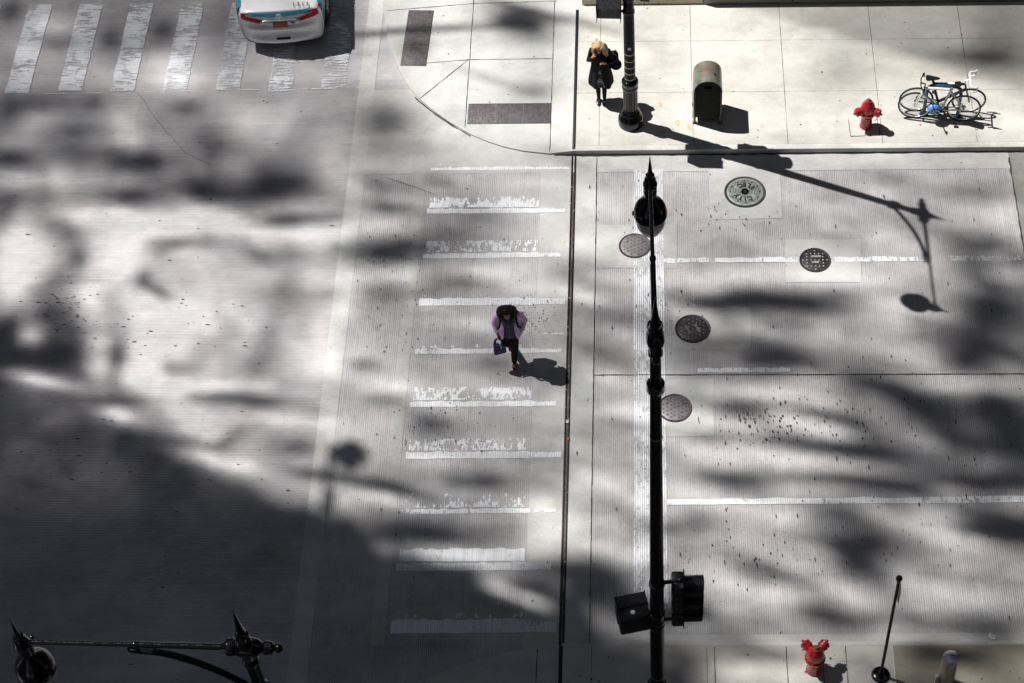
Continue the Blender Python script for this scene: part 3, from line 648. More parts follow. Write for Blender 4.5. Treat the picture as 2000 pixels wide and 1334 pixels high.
# ------------------------------------------------------------------ manholes
def manhole(px, R_, style, label):
    c = G(*px, .016); r = empty('manhole_cover', (c.x, c.y, .012), 0, label, 'manhole cover', 'manhole covers in the right-hand road')
    cov, rim, dot = {'city': ('ironp', 'ironrim', 'irond'), 'pale': ('iron', 'ironrim', 'irond'), 'dark': ('irond', 'irond', 'iron'), 'shiny': ('irond', 'irond', 'ironp'), 'violet': ('iron', 'ironrim', 'irond')}[style]
    m = MB(); m.lathe([(R_ * .89, 0), (R_ * .89, .014), (R_ * .9, .016), (R_ * .985, .016), (R_, .010), (R_, 0)], seg=48); m.build('rim', M[rim], r)
    m = MB(); m.lathe([(R_ * .875, 0), (R_ * .875, .011), (R_ * .86, .013), (.0001, .013)], seg=48); m.build('lid', M[cov], r)
    m = MB(); rr = R_ * .80; sp = .030 if style == 'city' else .075
    k = int(rr / sp) + 1; ang = {'city': .1, 'pale': .45, 'violet': .45, 'dark': -.5, 'shiny': 0}[style]
    for i in range(-k, k + 1):
        for j in range(-k, k + 1):
            x = i * sp + (sp / 2 if (j % 2 and style != 'city' and style != 'shiny') else 0); y = j * sp; d = math.hypot(x, y)
            if d > rr: continue
            if style == 'city' and (d < R_ * .22 or (R_ * .32 < d < R_ * .60 and abs(math.sin(math.atan2(y, x))) > .45)): continue
            X_ = x * math.cos(ang) - y * math.sin(ang); Y_ = x * math.sin(ang) + y * math.cos(ang)
            if style == 'shiny' and abs(X_) < .1 and abs(abs(Y_ - .02) - .075) < .03: continue
            s = .0105 if style == 'city' else .016
            m.lathe([(s, 0), (s * .8, .004), (.0001, .005)], (X_, Y_, .0125), seg=8)
    m.build('studs', M[dot], r, ang=50)
    m = MB()
    if style == 'city':
        for i in range(12): m.lathe([(.019, 0), (.019, .0035), (.0001, .0036)], (math.cos(i * math.pi / 6) * R_ * .70, math.sin(i * math.pi / 6) * R_ * .70, .0135), seg=10)
        for a, b_ in ((.20, .165), (.085, .0001)): m.lathe([(R_ * a, 0), (R_ * a, .005), (max(R_ * b_, .0001), .005), (max(R_ * b_, .0001), 0)], (0, 0, .0135), seg=24)
        for txt, a0, st in (('ELEC', 35, 28), ('CITY', -62, -28)):
            for q, ch in enumerate(txt):
                a = RAD(a0 + st * q) if txt == 'ELEC' else RAD(a0 + st * q)
                fc = bpy.data.curves.new('t', 'FONT'); fc.body = ch; fc.size = .135; fc.extrude = .003; fc.align_x = 'CENTER'; fc.align_y = 'CENTER'; fc.offset = .007
                t_ = bpy.data.objects.new('cover_letter', fc); COL.objects.link(t_)
                dg = bpy.context.evaluated_depsgraph_get(); me = bpy.data.meshes.new_from_object(t_.evaluated_get(dg)); bpy.data.objects.remove(t_)
                me.materials.clear(); me.materials.append(M['irond'])
                lo = bpy.data.objects.new('cover_letter', me); COL.objects.link(lo); lo.parent = r
                lo.location = (math.cos(a) * R_ * .46, math.sin(a) * R_ * .46, .016); lo.rotation_euler = (0, 0, a - math.pi / 2 + (math.pi if txt == 'ELEC' else 0))
    elif style in ('pale', 'violet'):
        for i, (a, q) in enumerate(((.5, .6), (2.6, .55), (4.0, .62), (5.6, .5), (1.6, .86), (3.9, .90))): m.lathe([(.015, 0), (.015, .006), (.0001, .0062)], (math.cos(a) * R_ * q, math.sin(a) * R_ * q, .0135), seg=10)
    elif style == 'dark':
        for q in (-1, 1): m.box((q * .085, -.01 + q * .02, .0145), (.045, .19, .004), rot=Euler((0, 0, .45)).to_matrix())
        m.lathe([(.02, 0), (.02, .003), (.0001, .003)], (-.16, .2, .0135), seg=10)
    else:
        m.box((.02, .085, .015), (.19, .045, .004)); m.box((.0, -.055, .015), (.14, .04, .004))
    m.build('raised_marks', M['irond'] if style in ('city', 'pale', 'violet') else M['iron' if style == 'dark' else 'ironp'], r, ang=50)
manhole((1455, 375), .40, 'city', 'large pale manhole cover reading CITY ELEC with dark rim')
manhole((1240, 480), .305, 'pale', 'pale grey studded manhole cover beside the arm of the lamp post, on the stop line')
manhole((1592, 508), .295, 'shiny', 'dark brown shiny manhole cover breaking the upper lane line')
manhole((1353, 642), .325, 'dark', 'dark grey manhole cover with two raised bars, right of the lamp post collar')
manhole((1318, 797), .305, 'violet', 'violet-grey studded manhole cover half hidden behind the lamp post shaft')

# ------------------------------------------------------------------ lamp posts
def lamp_post(base, z0, armdir, label, arm_len=2.35, bands=(), sticker=None):
    r = empty('lamp_post', (base[0], base[1], z0), math.atan2(armdir[1], armdir[0]), label, 'lamp post', 'black ornamental lamp posts at the junction')
    m = MB(); m.lathe([(.245, 0), (.25, .03), (.25, .15), (.235, .2), (.205, .225), (.215, .25), (.20, .275), (.185, .30), (.19, .32), (.165, .36), (.15, .38), (.155, .40), (.14, .43)], seg=32)
    # fluted column
    seg = 64; rs = []
    for h in (.43, .95): rs.append([(math.cos(2 * math.pi * k / seg) * (.142 if k % 4 < 2 else .128), math.sin(2 * math.pi * k / seg) * (.142 if k % 4 < 2 else .128), h) for k in range(seg)])
    m.rings(rs, True)
    m.lathe([(.13, .94), (.152, .96), (.160, 1.0), (.158, 1.03), (.145, 1.06), (.15, 1.09), (.165, 1.13), (.163, 1.17), (.14, 1.20), (.11, 1.205)], seg=32)
    m.build('base', M['pole'], r, ang=40)
    m = MB(); m.lathe([(.106, 1.19), (.105, 2.5), (.088, 6), (.066, 9.62)], seg=24); m.build('shaft', M['shaft'], r)
    m = MB()  # hub, along the arm axis
    zc = 9.82
    m.lathe([(.066, 9.45), (.09, 9.5), (.088, 9.56), (.07, 9.6), (.085, 9.66), (.085, 9.98), (.06, 10.03)], seg=20)
    m.lathe([(.03, -.30), (.07, -.27), (.075, -.2), (.055, -.17), (.09, -.13), (.105, -.08), (.105, .06), (.085, .10), (.10, .14), (.095, .19), (.05, .23), (.035, .26)], (0, 0, zc), (1, 0, 0), seg=20)
    m.ball((-.34, 0, zc), .052); m.lathe([(.03, -.1), (.03, .1)], (-.27, 0, zc), (1, 0, 0), seg=10)
    m.build('hub', M['pole'], r)
    m = MB(); m.lathe([(.06, 10.0), (.075, 10.03), (.07, 10.09), (.05, 10.11), (.058, 10.15), (.045, 10.19), (.040, 10.22), (.02, 10.42), (.0001, 10.62)], seg=16); m.build('finial', M['pole'], r)
    m = MB(); m.tube([(.22, 0, zc), (arm_len * .5, 0, zc + .01)], [.036, .031], 12); m.tube([(arm_len * .5, 0, zc + .01), (arm_len, 0, zc + .02)], [.026, .024], 12)
    m.lathe([(.036, -.03), (.042, 0), (.036, .03)], (arm_len * .5, 0, zc + .01), (1, 0, 0), 12); m.build('arm', M['pole'], r)
    m = MB(); pts = []
    for k in range(13):
        t = k / 12; pts.append((.07 + t * (arm_len * .5 - .07), 0, 8.85 + (zc - .12 - 8.85) * math.sin(t * math.pi / 2) ** .85))
    rs = []
    for i, p in enumerate(pts):
        d = (Vector(pts[min(i + 1, 12)]) - Vector(pts[max(i - 1, 0)])).normalized(); n_ = Vector((-d.z, 0, d.x)); w = .035
        p = Vector(p); rs.append([p + n_ * .012 + Vector((0, w, 0)), p + n_ * .012 - Vector((0, w, 0)), p - n_ * .012 - Vector((0, w, 0)), p - n_ * .012 + Vector((0, w, 0))])
    m.rings(rs); m.torus((arm_len * .5 + .05, 0, zc - .10), .05, .018, (0, 1, 0), 18, 6); m.lathe([(.09, 8.75), (.11, 8.78), (.11, 8.92), (.085, 8.95)], seg=20)
    m.build('brace', M['pole'], r)
    lx = arm_len + .05
    lum = MB(); lum.lathe([(.034, .16), (.0001, .52)][::-1], (lx, 0, zc), seg=12)
    lum.lathe([(.03, .17), (.055, .15), (.05, .11), (.07, .08), (.075, .03), (.09, .0), (.09, -.04), (.075, -.08), (.085, -.12), (.08, -.22), (.07, -.26), (.09, -.30), (.15, -.36), (.195, -.44), (.212, -.52), (.215, -.58), (.20, -.585), (.19, -.55)], (lx, 0, zc), seg=28)
    for sx in (-.045, .045):
        for sy in (-.06, .06): lum.ball((lx - .06 + sx, sy, zc + .02), .022, 8)
    lum.box((lx, .215, zc - .56), (.03, .03, .05))
    q = lum.build('luminaire', M['pole'], r)
    m = MB(); m.lathe([(.195, -.57), (.192, -.66), (.175, -.78), (.12, -.90), (.06, -.95), (.0001, -.96)], (lx, 0, zc), seg=24); m.build('globe', M['globe'], q)
    if bands:
        m = MB()
        for h in bands:
            rr = .107 - (h - 1.2) * .0045
            m.lathe([(rr - .01, h - .007), (rr + .003, h - .007), (rr + .003, h + .007), (rr - .01, h + .007)], seg=24)
        m.build('strap', M['band'], r)
    if sticker:
        a = -math.pi / 2 - r.rotation_euler[2]; m = MB(); m.box((math.cos(a) * .105, math.sin(a) * .105, sticker), (.06, .006, .06), rot=Euler((0, 0, a + math.pi / 2)).to_matrix()); m.build('sticker', M['white'], r, smooth=False)
    return r
lamp_post((.03, 13.5), .13, (-.02, 1), 'tall black lamp post in the foreground reaching over the crosswalk, arm pointing away', 2.35, (1.5, 2.5, 2.55, 3.05, 3.1, 3.9, 3.96, 7.8))
lamp_post((-.40, 26.40), .13, (0, -1), 'black lamp post with fluted base standing between the blond woman and the mailbox', 2.25, (1.27, 1.42, 1.58, 1.75, 1.92, 2.78, 2.92, 3.5), 2.1)
lamp_post((-4.25, 9.55), .035, (-1, .03), 'lamp post at the bottom left with its arm stretched to the left', 2.30, ())

# ------------------------------------------------------------------ signals
def ped_signal(base, face, pole, label, stick=None, hood=True):
    """square pedestrian head; face = direction it looks"""
    rz = math.atan2(face[1], face[0]) + math.pi / 2         # local -y is the face
    r = empty('pedestrian_signal', base, rz, label, 'pedestrian signal', 'signals clamped to the lamp posts')
    m = MB(); m.box((0, .06, 0), (.44, .20, .44), bev=.03); m.box((0, -.045, 0), (.46, .02, .46), bev=.008); m.build('housing', M['sigblk'], r)
    m = MB(); m.box((0, -.062, 0), (.38, .006, .36)); m.build('lens', M['lensdark'], r)
    m = MB(); m.box((-.09, -.068, .03), (.09, .004, .14), bev=.001); m.build('hand_symbol', M['lens'], r)
    m = MB()
    if hood:
        m.box((0, -.15, .215), (.44, .20, .012), rot=Euler((.18, 0, 0)).to_matrix()); 
        for s in (-1, 1):
            m.rings([[(s * .215, -.05, .21), (s * .215, -.25, .235), (s * .215, -.20, -.21), (s * .215, -.05, -.22)], [(s * .225, -.05, .21), (s * .225, -.25, .235), (s * .225, -.20, -.21), (s * .225, -.05, -.22)]])
    for k in range(5): m.box((-.16 + .08 * k, -.075, 0), (.004, .02, .40))
    m.build('visor', M['sigblk'], r)
    m = MB(); M_ = Matrix.Rotation(-rz, 4, 'Z')
    for dz in (-.16, .16):
        tip = M_ @ Vector((pole[0] - base[0], pole[1] - base[1], dz)); m.tube([(0, .08, dz), tip], .026, 10)
        m.lathe([(.115, -.03), (.115, .03)], tip, (0, 0, 1), 20)
    m.build('bracket', M['sigblk'], r)
    if stick:
        m = MB(); m.lathe([(.035, 0), (.035, .004)], stick, (0, 0, 1), 16); m.build('sticker', M['white'], r)
    return r
def veh_signal(base, face, pole, label):
    rz = math.atan2(face[1], face[0]) + math.pi / 2
    r = empty('traffic_light', base, rz, label, 'traffic light', 'signals clamped to the lamp posts')
    m = MB()
    for k in range(3): m.box((0, .08, .35 * (1 - k)), (.32, .17, .34), bev=.03)
    m.build('housing', M['sigblk'], r)
    m = MB()
    vs = [(0, .0, .80), (.17, 0, .56), (.17, 0, -.56), (0, 0, -.72), (-.17, 0, -.56), (-.17, 0, .56)]
    m.rings([[(a, .0, c) for a, b_, c in vs], [(a, -.012, c) for a, b_, c in vs]]); m.build('backplate', M['sigblk'], r, smooth=False)
    for k in range(3):
        z = .35 * (1 - k); m = MB(); n_ = 18; rs = []
        for y in (-.01, -.29):
            ring = []
            for rad in (.155, .148):
                for i in range(n_ + 1):
                    a = RAD(-50) + RAD(280) * i / n_ if rad == .155 else RAD(230) - RAD(280) * i / n_
                    ring.append((math.cos(a) * rad, y if y > -.1 else -.29 + .02 * (1 - math.sin(a)), z + math.sin(a) * rad))
            rs.append(ring)
        m.rings(rs); m.build('visor', M['sigblk'], r, ang=50)
        m = MB(); m.lathe([(.14, .013), (.10, .03), (.0001, .04)], (0, 0, z), (0, -1, 0), 20); m.build('lens', M['lensdark'], r)
    m = MB(); M_ = Matrix.Rotation(-rz, 4, 'Z')
    for dz in (-.52, .52):
        tip = M_ @ Vector((pole[0] - base[0], pole[1] - base[1], dz)); m.tube([(0, .05, dz), tip], .03, 10); m.lathe([(.113, -.03), (.113, .03)], tip, (0, 0, 1), 20)
        m.ball((0, .05, dz), .045, 10)
    m.build('bracket', M['sigblk'], r)
    return r
veh_signal((.40, 13.55, 3.80), (1, .03), (.03, 13.5), 'three-lens black traffic light facing right on the foreground lamp post')
ped_signal((-.31, 13.55, 3.32), (-.22, 1), (.03, 13.5), 'boxy black pedestrian signal with a white round sticker, left of the foreground lamp post', (.02, .06, .222))
ped_signal((-.76, 26.33, 3.25), (-.05, -1), (-.40, 26.40), 'black pedestrian signal left of the far lamp post, above the blond woman')
veh_signal((-.02, 26.42, 3.95), (1, -.05), (-.40, 26.40), 'traffic light clamped right of the far lamp post, cut by the top edge')

# ------------------------------------------------------------------ mailbox
def mailbox():
    x0, x1, yf, yb = .84, 1.38, 26.36, 26.92; cx = (x0 + x1) / 2; w = (x1 - x0) / 2; zt = 1.03; z0 = .30
    r = empty('mailbox', (cx, yf, .13), 0, 'olive mailbox with rust-stained round top standing on the pavement', 'mailbox')
    def prof(ww, zt_, zb):
        return [(-ww, zb), (ww, zb)] + [(ww * math.cos(a), zt_ + ww * math.sin(a)) for a in [math.pi * k / 16 for k in range(17)]]
    L = lambda p, y: [(a, y, b_ - .13) for a, b_ in p]
    m = MB(); m.rings([L(prof(w - .006, zt, z0), .012), L(prof(w - .006, zt, z0), yb - yf - .012)]); m.build('body', M['olive'], r, ang=30)
    m = MB(); n_ = 20; rs = []
    for y in (-.012, yb - yf):
        rs.append([((w + .004) * math.cos(math.pi * k / n_), y, zt - .13 + (w + .004) * math.sin(math.pi * k / n_)) for k in range(n_ + 1)] + [((w - .008) * math.cos(math.pi * k / n_), y, zt - .13 + (w - .008) * math.sin(math.pi * k / n_)) for k in range(n_, -1, -1)])
    m.rings(rs); m.build('dome', M['dome'], r, ang=30)
    m = MB()
    for s in (-1, 1): m.box((s * (w), .28, .52), (.014, .56, .74)); m.box((s * (w - .012), .0, .50), (.024, .02, .78))
    m.build('side_panel', M['mail'], r, smooth=False)
    m = MB(); m.box((0, -.008, .97), (.15, .03, .05), bev=.008); m.build('handle', M['blackpl'], r)
    m = MB(); m.box((0, .26, .12), (.30, .38, .10)); m.build('inner_tray', M['crack'], r, smooth=False)
    for sx in (-1, 1):
        for sy in (.02, .52):
            m = MB(); m.box((sx * (w - .02), sy, .10), (.04, .04, .22)); m.box((sx * (w - .02), sy, .008), (.085, .07, .016), bev=.004); m.build('leg', M['rust'] if sy < .1 else M['olive'], r)
    m = MB(); m.box((.13, .22, zt - .13 + .235), (.045, .085, .02), rot=Euler((0, .5, .35)).to_matrix(), bev=.006); m.build('plate', M['blackpl'], r)
mailbox()
for i, (a, b_) in enumerate(((1260, 244), (1323, 238), (1345, 247), (1405, 247), (1288, 204), (1437, 238))):
    p = G(a, b_, .136); m = MB(); k = 9
    m.poly([(p.x + math.cos(6.283 * q / k) * .05 * random.uniform(.5, 1.2), p.y + math.sin(6.283 * q / k) * .09 * random.uniform(.4, 1.2), .136) for q in range(k)])
    o = m.build('rust_stain', pmat('rust_stain', (.60, .40, .22) if i > 1 else (.56, .42, .28), .9, var=.2), smooth=False, norm=False); o['kind'] = 'structure'

# ------------------------------------------------------------------ hydrants
def hydrant(px, z0, a1, a2, up, label, hgt=.72):
    c = G(*px, z0); r = empty('fire_hydrant', (c.x, c.y, z0), 0, label, 'fire hydrant', 'red fire hydrants')
    k = hgt / .72; m = MB()
    m.lathe([(.125, 0), (.128, .03), (.115, .06), (.112, .26), (.118, .30), (.15, .34), (.165, .37), (.165, .41), (.14, .44), (.145, .50), (.13, .58), (.10, .64), (.07, .675), (.06, .70), (.0001, .705)], seg=28); m.build('body', M['red'], r)
    m = MB(); m.lathe([(.045, .69), (.045, .715), (.028, .72), (.026, .75), (.0001, .752)], seg=6); m.build('top_nut', M['rust'], r)
    for a in (a1, a2):
        d = Vector((math.cos(a), math.sin(a), up)).normalized(); o_ = Vector((0, 0, .49))
        m = MB(); m.lathe([(.085, .02), (.078, .12), (.078, .16), (.09, .17), (.09, .20), (.078, .205)], o_, d, 18); nz = m.build('nozzle', M['red'], r)
        m = MB(); m.lathe([(.074, .20), (.080, .215), (.080, .255), (.06, .275), (.022, .28), (.022, .31), (.0001, .312)], o_, d, 18)
        u, v = frame_of(d)
        for q in range(6):
            t = q * math.pi / 3; m.box(o_ + d * .235 + (u * math.cos(t) + v * math.sin(t)) * .083, (.018, .018, .03))
        m.build('cap', M['red'], nz)
    m = MB()
    for q in range(9):
        t = q / 8; m.torus((.13 + .10 * t, -.14 - .02 * math.sin(t * 6), .30 + .12 * t), .010, .003, (math.cos(q * 1.7), math.sin(q * 1.7), .3), 8, 4)
    m.build('chain', M['rust'], r)
    m = MB(); m.box((0, -.135, .335), (.10, .05, .02), rot=Euler((.4, 0, 0)).to_matrix(), bev=.006); m.build('tag', pmat('yellow_paint_mark', (.45, .25, .03), .6), r)
    r.scale = (k, k, k); return r
hydrant((1691, 246), .13, RAD(-28), RAD(-158), -.12, 'red fire hydrant on the far pavement left of the bicycles')
hydrant((1589, 1308), .13, RAD(48), RAD(132), .25, 'red Y-shaped fire hydrant on the near pavement at the bottom edge')
a_, b2 = G(1662, 230, .136), G(1718, 266, .136)
for q in ([(1657, 233), (1661, 266)], [(1661, 266), (1719, 264)], [(1719, 264), (1712, 228)]):
    strip('pavement_joint', [G(*p, .137) for p in q], .014, .137, M['crack'], wob=.003)

# ------------------------------------------------------------------ sign pole and bollard
c = G(1720, 1319, .13); r = empty('sign_pole', (c.x, c.y, .13), 0, 'thin black pole on a round base beside the tan paving', 'sign pole')
m = MB(); m.lathe([(.145, 0), (.15, .02), (.13, .05), (.06, .07), (.035, .10)], seg=28); m.build('base', M['pole'], r)
m = MB(); m.lathe([(.026, .06), (.024, 2.98)], seg=14); m.build('pole', M['shaft'], r)
m = MB(); m.ball((0, 0, 3.02), .052, 16); m.lathe([(.03, 2.92), (.034, 2.95), (.03, 2.98)], seg=14); m.build('ball_cap', M['pole'], r)
m = MB(); m.rings([[(.034, -.10, 2.9), (.034, .10, 2.9), (.034, .10, 2.45), (.034, 0, 2.36), (.034, -.10, 2.45)], [(.038, -.10, 2.9), (.038, .10, 2.9), (.038, .10, 2.45), (.038, 0, 2.36), (.038, -.10, 2.45)]]); m.build('edge_on_sign', M['galv'], r, smooth=False)
c = G(1858, 1283, 1.02); r = empty('bollard', (c.x, c.y, .13), 0, 'polished steel bollard on the tan paving at the bottom right', 'bollard')
m = MB(); m.lathe([(.130, 0), (.130, .84), (.128, .85)], seg=36); m.build('tube', M['bollard'], r)
m = MB(); m.lathe([(.1295, .845), (.125, .875), (.10, .89), (.0001, .897)], seg=36); m.build('cap', M['steel'], r)
m = MB(); m.box((-.16, -.06, .20), (.05, .05, .4), bev=.006); m.build('side_box', M['galv'], r)

# ------------------------------------------------------------------ walls at the top
r = empty('low_ledge', (-.16, 32, .13), 0, 'low pale stone ledge with a white top at the far edge of the pavement', 'ledge')
inv = Matrix.Translation((.16, -32, -.13))
m = MB()
for k, (a, b_) in enumerate(((-1.42, -.12), (-.11, 1.10))): m.box(((a + b_) / 2, 33.9, .20), (b_ - a, 8.2, .15), bev=.006)
o = m.build('stone_riser', M['ledge'], r); o.matrix_parent_inverse = inv
m = MB(); m.box((-.16, 33.92, .283), (2.48, 8.16, .012)); o = m.build('terrace_top', M['terrace'], r, smooth=False); o.matrix_parent_inverse = inv
r = empty('granite_wall', (6, 30, .13), 0, 'dark grey granite wall base along the back of the pavement', 'wall'); inv = Matrix.Translation((-6, -30, -.13))
m = MB(); x = 1.12
while x < 24:
    m.box((x + .92, 30.1, .36), (1.838, .64, .46), bev=.004); x += 1.85
o = m.build('stone_course', M['granite'], r); o.matrix_parent_inverse = inv
m = MB(); m.box((12.9, 30.13, .61), (23.6, .68, .04)); o = m.build('coping', M['granite'], r, smooth=False); o.matrix_parent_inverse = inv
o = sheet('terrace', rect(1.2, 30.4, 40, 60), .55, M['terrace'])

# building behind the camera, from whose window the street is seen, and one beyond
def block(name, x0, y0, x1, y1, h, label, fy):
    r = empty(name, ((x0 + x1) / 2, (y0 + y1) / 2, 0), 0, label, 'building'); inv = Matrix.Translation((-(x0 + x1) / 2, -(y0 + y1) / 2, 0))
    m = MB(); m.box(((x0 + x1) / 2, (y0 + y1) / 2, h / 2), (x1 - x0, y1 - y0, h)); o = m.build('wall', M['bldg'], r, smooth=False); o.matrix_parent_inverse = inv
block('near_building', -3.4, -24, 60, -.5, 120, 'dark stone block on the near side of the street, behind the viewpoint', -.5)
block('east_sky_block', 62, -24, 80, 60, 80, 'unseen dark block added far to the right to cut skylight', -24)  # added out of view, fills the open street end against skylight
block('south_sky_block', -26, -70, -3.4, -50, 80, 'unseen dark block added towards the bottom to cut skylight', -50)  # added out of view to darken the ambient from the south gap
block('north_sky_block', -26, 115, -3, 130, 90, 'unseen dark block added towards the top to cut skylight', 115)  # added out of view, shuts the north gap to lower the ambient
block('north_west_building', -75, 62, -26, 110, 100, 'dark stone block up the side street on the left', 62)
block('west_building', -60, -24, -26, 9, 60, 'dark stone block across the side street, to the lower left', 9)
block('far_building', 1.3, 34.2, 60, 60, 110, 'stone block set back behind the granite wall', 34.2)

# ------------------------------------------------------------------ bicycles
def bicycle(rear, front, z0, frame_m, label, bar_m, saddle_m, drop=True, white_seat=False, lean=.0):
    rear = Vector(rear); front = Vector(front); d = front - rear; L = d.length
    r = empty('bicycle', (rear.x, rear.y, z0), math.atan2(d.y, d.x), label, 'bicycle', 'bicycles locked to the rack'); r.rotation_euler = Euler((lean, 0, math.atan2(d.y, d.x)), 'XYZ')
    R_ = .335
    def wheel(x, name):
        m = MB(); m.torus((x, 0, R_), R_ - .014, .019, (0, 1, 0), 56, 8); w = m.build('tyre', M['tyre'], None)
        e = MB(); e.torus((x, 0, R_), R_ - .033, .009, (0, 1, 0), 56, 6, 1.3); ri = e.build('rim', M['alu'], None)
        sp = MB()
        for k in range(20):
            a = 2 * math.pi * k / 20 + .1; s = 1 if k % 2 else -1
            sp.tube([(x + .018 * math.cos(a + .9 * s), s * .025, R_ + .018 * math.sin(a + .9 * s)), (x + (R_ - .035) * math.cos(a), 0, R_ + (R_ - .035) * math.sin(a))], .0016, 4, False)
        sp.tube([(x, -.05, R_), (x, .05, R_)], .018, 10)
        s_ = sp.build('spokes', M['alu'], None)
        hub = empty(name, (0, 0, 0)); hub.parent = r
        for q in (w, ri, s_): q.parent = hub
    wheel(0, 'wheel'); wheel(L, 'wheel')
    bb = (.43, 0, .28); st = (.29, 0, .80); ht = (L - .13, 0, .80); hb = (L - .095, 0, .66)
    m = MB(); t = .026
    m.tube([st, ht], t, 10); m.tube([bb, hb], t * 1.2, 10); m.tube([bb, (.27, 0, .87)], t, 10); m.tube([ht, hb], .021, 10)
    for s in (-1, 1):
        m.tube([(0, s * .055, R_), (.40, s * .035, .28)], .014, 8); m.tube([(0, s * .055, R_), (.30, s * .018, .76)], .013, 8)
    m.build('frame', frame_m, r)
    m = MB()
    for s in (-1, 1): m.tube([(L - .09, s * .03, .65), (L - .06, s * .05, .55), (L, s * .05, R_)], [.014, .013, .009], 8)
    m.tube([(L - .09, -.035, .65), (L - .09, .035, .65)], .016, 8); m.build('fork', frame_m, r)
    m = MB(); m.tube([(.27, 0, .86), (.255, 0, .93)], .013, 8)
    n_ = 10; rs = []
    for k in range(n_):
        tt = k / (n_ - 1); x = .12 + .27 * tt; w = .075 * (1 - tt) ** .9 + .018; w *= math.sin(min(1, tt * 5 + .35) * math.pi / 2); zz = .945 + .012 * (1 - tt)
        rs.append([(x, w * math.cos(2 * math.pi * q / 12), zz + .022 * math.sin(2 * math.pi * q / 12)) for q in range(12)])
    m.rings(rs); m.build('saddle', saddle_m, r)
    if white_seat:
        m = MB(); m.rings([[(.25 + .13 * t_, .035 * (1 - t_ * .4) * math.cos(2 * math.pi * q / 10), .962 + .012 * math.sin(2 * math.pi * q / 10)) for q in range(10)] for t_ in (0, .3, .7, 1)]); m.build('saddle_nose', M['bwhite'], r)
    m = MB(); m.tube([(L - .13, 0, .80), (L - .14, 0, .90), (L - .05, 0, .93)], .014, 10)
    if drop:
        for s in (-1, 1):
            m.tube([(L - .05, 0, .93), (L - .05, s * .16, .93), (L - .03, s * .20, .935), (L + .04, s * .21, .935), (L + .08, s * .21, .89), (L + .07, s * .21, .82), (L + .0, s * .21, .80), (L - .06, s * .21, .81)], .015, 10)
            m.tube([(L + .06, s * .21, .93), (L + .09, s * .21, .99)], .014, 8)
    else:
        m.tube([(L - .10, -.27, .93), (L - .05, -.1, .93), (L - .05, .1, .93), (L - .10, .27, .93)], .012, 10)
        for s in (-1, 1): m.tube([(L - .11, s * .19, .93), (L - .11, s * .28, .93)], .017, 10)
    m.build('handlebar', bar_m, r)
    m = MB(); m.tube([(.43, -.07, .28), (.43, .07, .28)], .016, 10); m.torus((.43, -.045, .28), .085, .005, (0, 1, 0), 28, 5)
    m.tube([(.43, -.065, .28), (.51, -.075, .14)], .009, 6); m.tube([(.43, .065, .28), (.35, .075, .42)], .009, 6); m.box((.51, -.12, .14), (.09, .07, .02), bev=.004); m.box((.35, .12, .42), (.09, .07, .02), bev=.004)
    for k in range(5): m.tube([(.43, -.045, .28), (.43 + .08 * math.cos(k * 1.257), -.045, .28 + .08 * math.sin(k * 1.257))], .006, 5)
    m.torus((0, -.04, R_), .035, .010, (0, 1, 0), 18, 5); m.build('crankset', M['blackpl'], r)
    m = MB(); m.tube([(0, -.045, R_ + .035), (.43, -.045, .365)], .004, 4); m.tube([(0, -.045, R_ - .035), (.43, -.045, .195)], .004, 4); m.build('chain', M['blackpl'], r)
    return r
p = lambda a, b_: G(a, b_, .13)
bicycle(p(1786, 216), p(1888, 218), .13, M['bblack'], 'black road bicycle with white drop handlebar, behind the rack and facing right', M['bwhite'], M['blackpl'], True, lean=.05)
bicycle(p(1878, 236), p(1784, 230), .13, M['bwhite'], 'white bicycle in front of the rack, facing left', M['blackpl'], M['blackpl'], False, True, lean=.05)
# rack
r = empty('bike_rack', (5.72, 26.52, .13), -.12, 'thick dark blue hoop rack between the two bicycles', 'bike rack')
m = MB(); pts = [(-.33, 0, 0), (-.33, 0, .66)] + [(-.33 + .14 * (1 - math.cos(t)), 0, .68 + .14 * math.sin(t)) for t in [math.pi / 2 * k / 6 for k in range(7)]] + [(.19 + .14 * math.sin(t), 0, .68 + .14 * math.cos(t)) for t in [math.pi / 2 * k / 6 for k in range(7)]] + [(.33, 0, .66), (.33, 0, 0)]
m.tube(pts, .034, 14); m.build('hoop', M['rack'], r)
for s in (-1, 1):
    m = MB(); m.lathe([(.085, 0), (.085, .014), (.05, .02), (.045, .05), (.034, .055)], (s * .33, 0, 0), seg=20); m.build('flange', M['rack'], r)
# helmet
c = G(1824, 211, .48); r = empty('cycle_helmet', c, .2, 'bright blue cycle helmet hanging from the white bicycle', 'helmet')
m = MB(); n_ = 20; rs = []
for k in range(9):
    a = math.pi * .5 * k / 8 * 1.15 - .25; rs.append([(.135 * math.cos(a) * math.cos(2 * math.pi * q / n_) * (1 + .04 * math.cos(8 * math.pi * q / n_ * 2)), -.10 * math.sin(a), .105 * math.cos(a) * math.sin(2 * math.pi * q / n_)) for q in range(n_)])
m.rings(rs); m.build('shell', M['bluehel'], r, ang=60)
m = MB()
for q in range(8):
    a = q * math.pi / 4 + .3; m.ball((.07 * math.cos(a), -.083, .055 * math.sin(a)), (.012, .012, .018), 8)
m.build('vents', M['blackpl'], r)
m = MB(); m.tube([(-.08, .02, .02), (-.05, .05, .16), (.05, .05, .16), (.08, .02, .02)], .006, 6); m.build('strap', M['blackpl'], r)

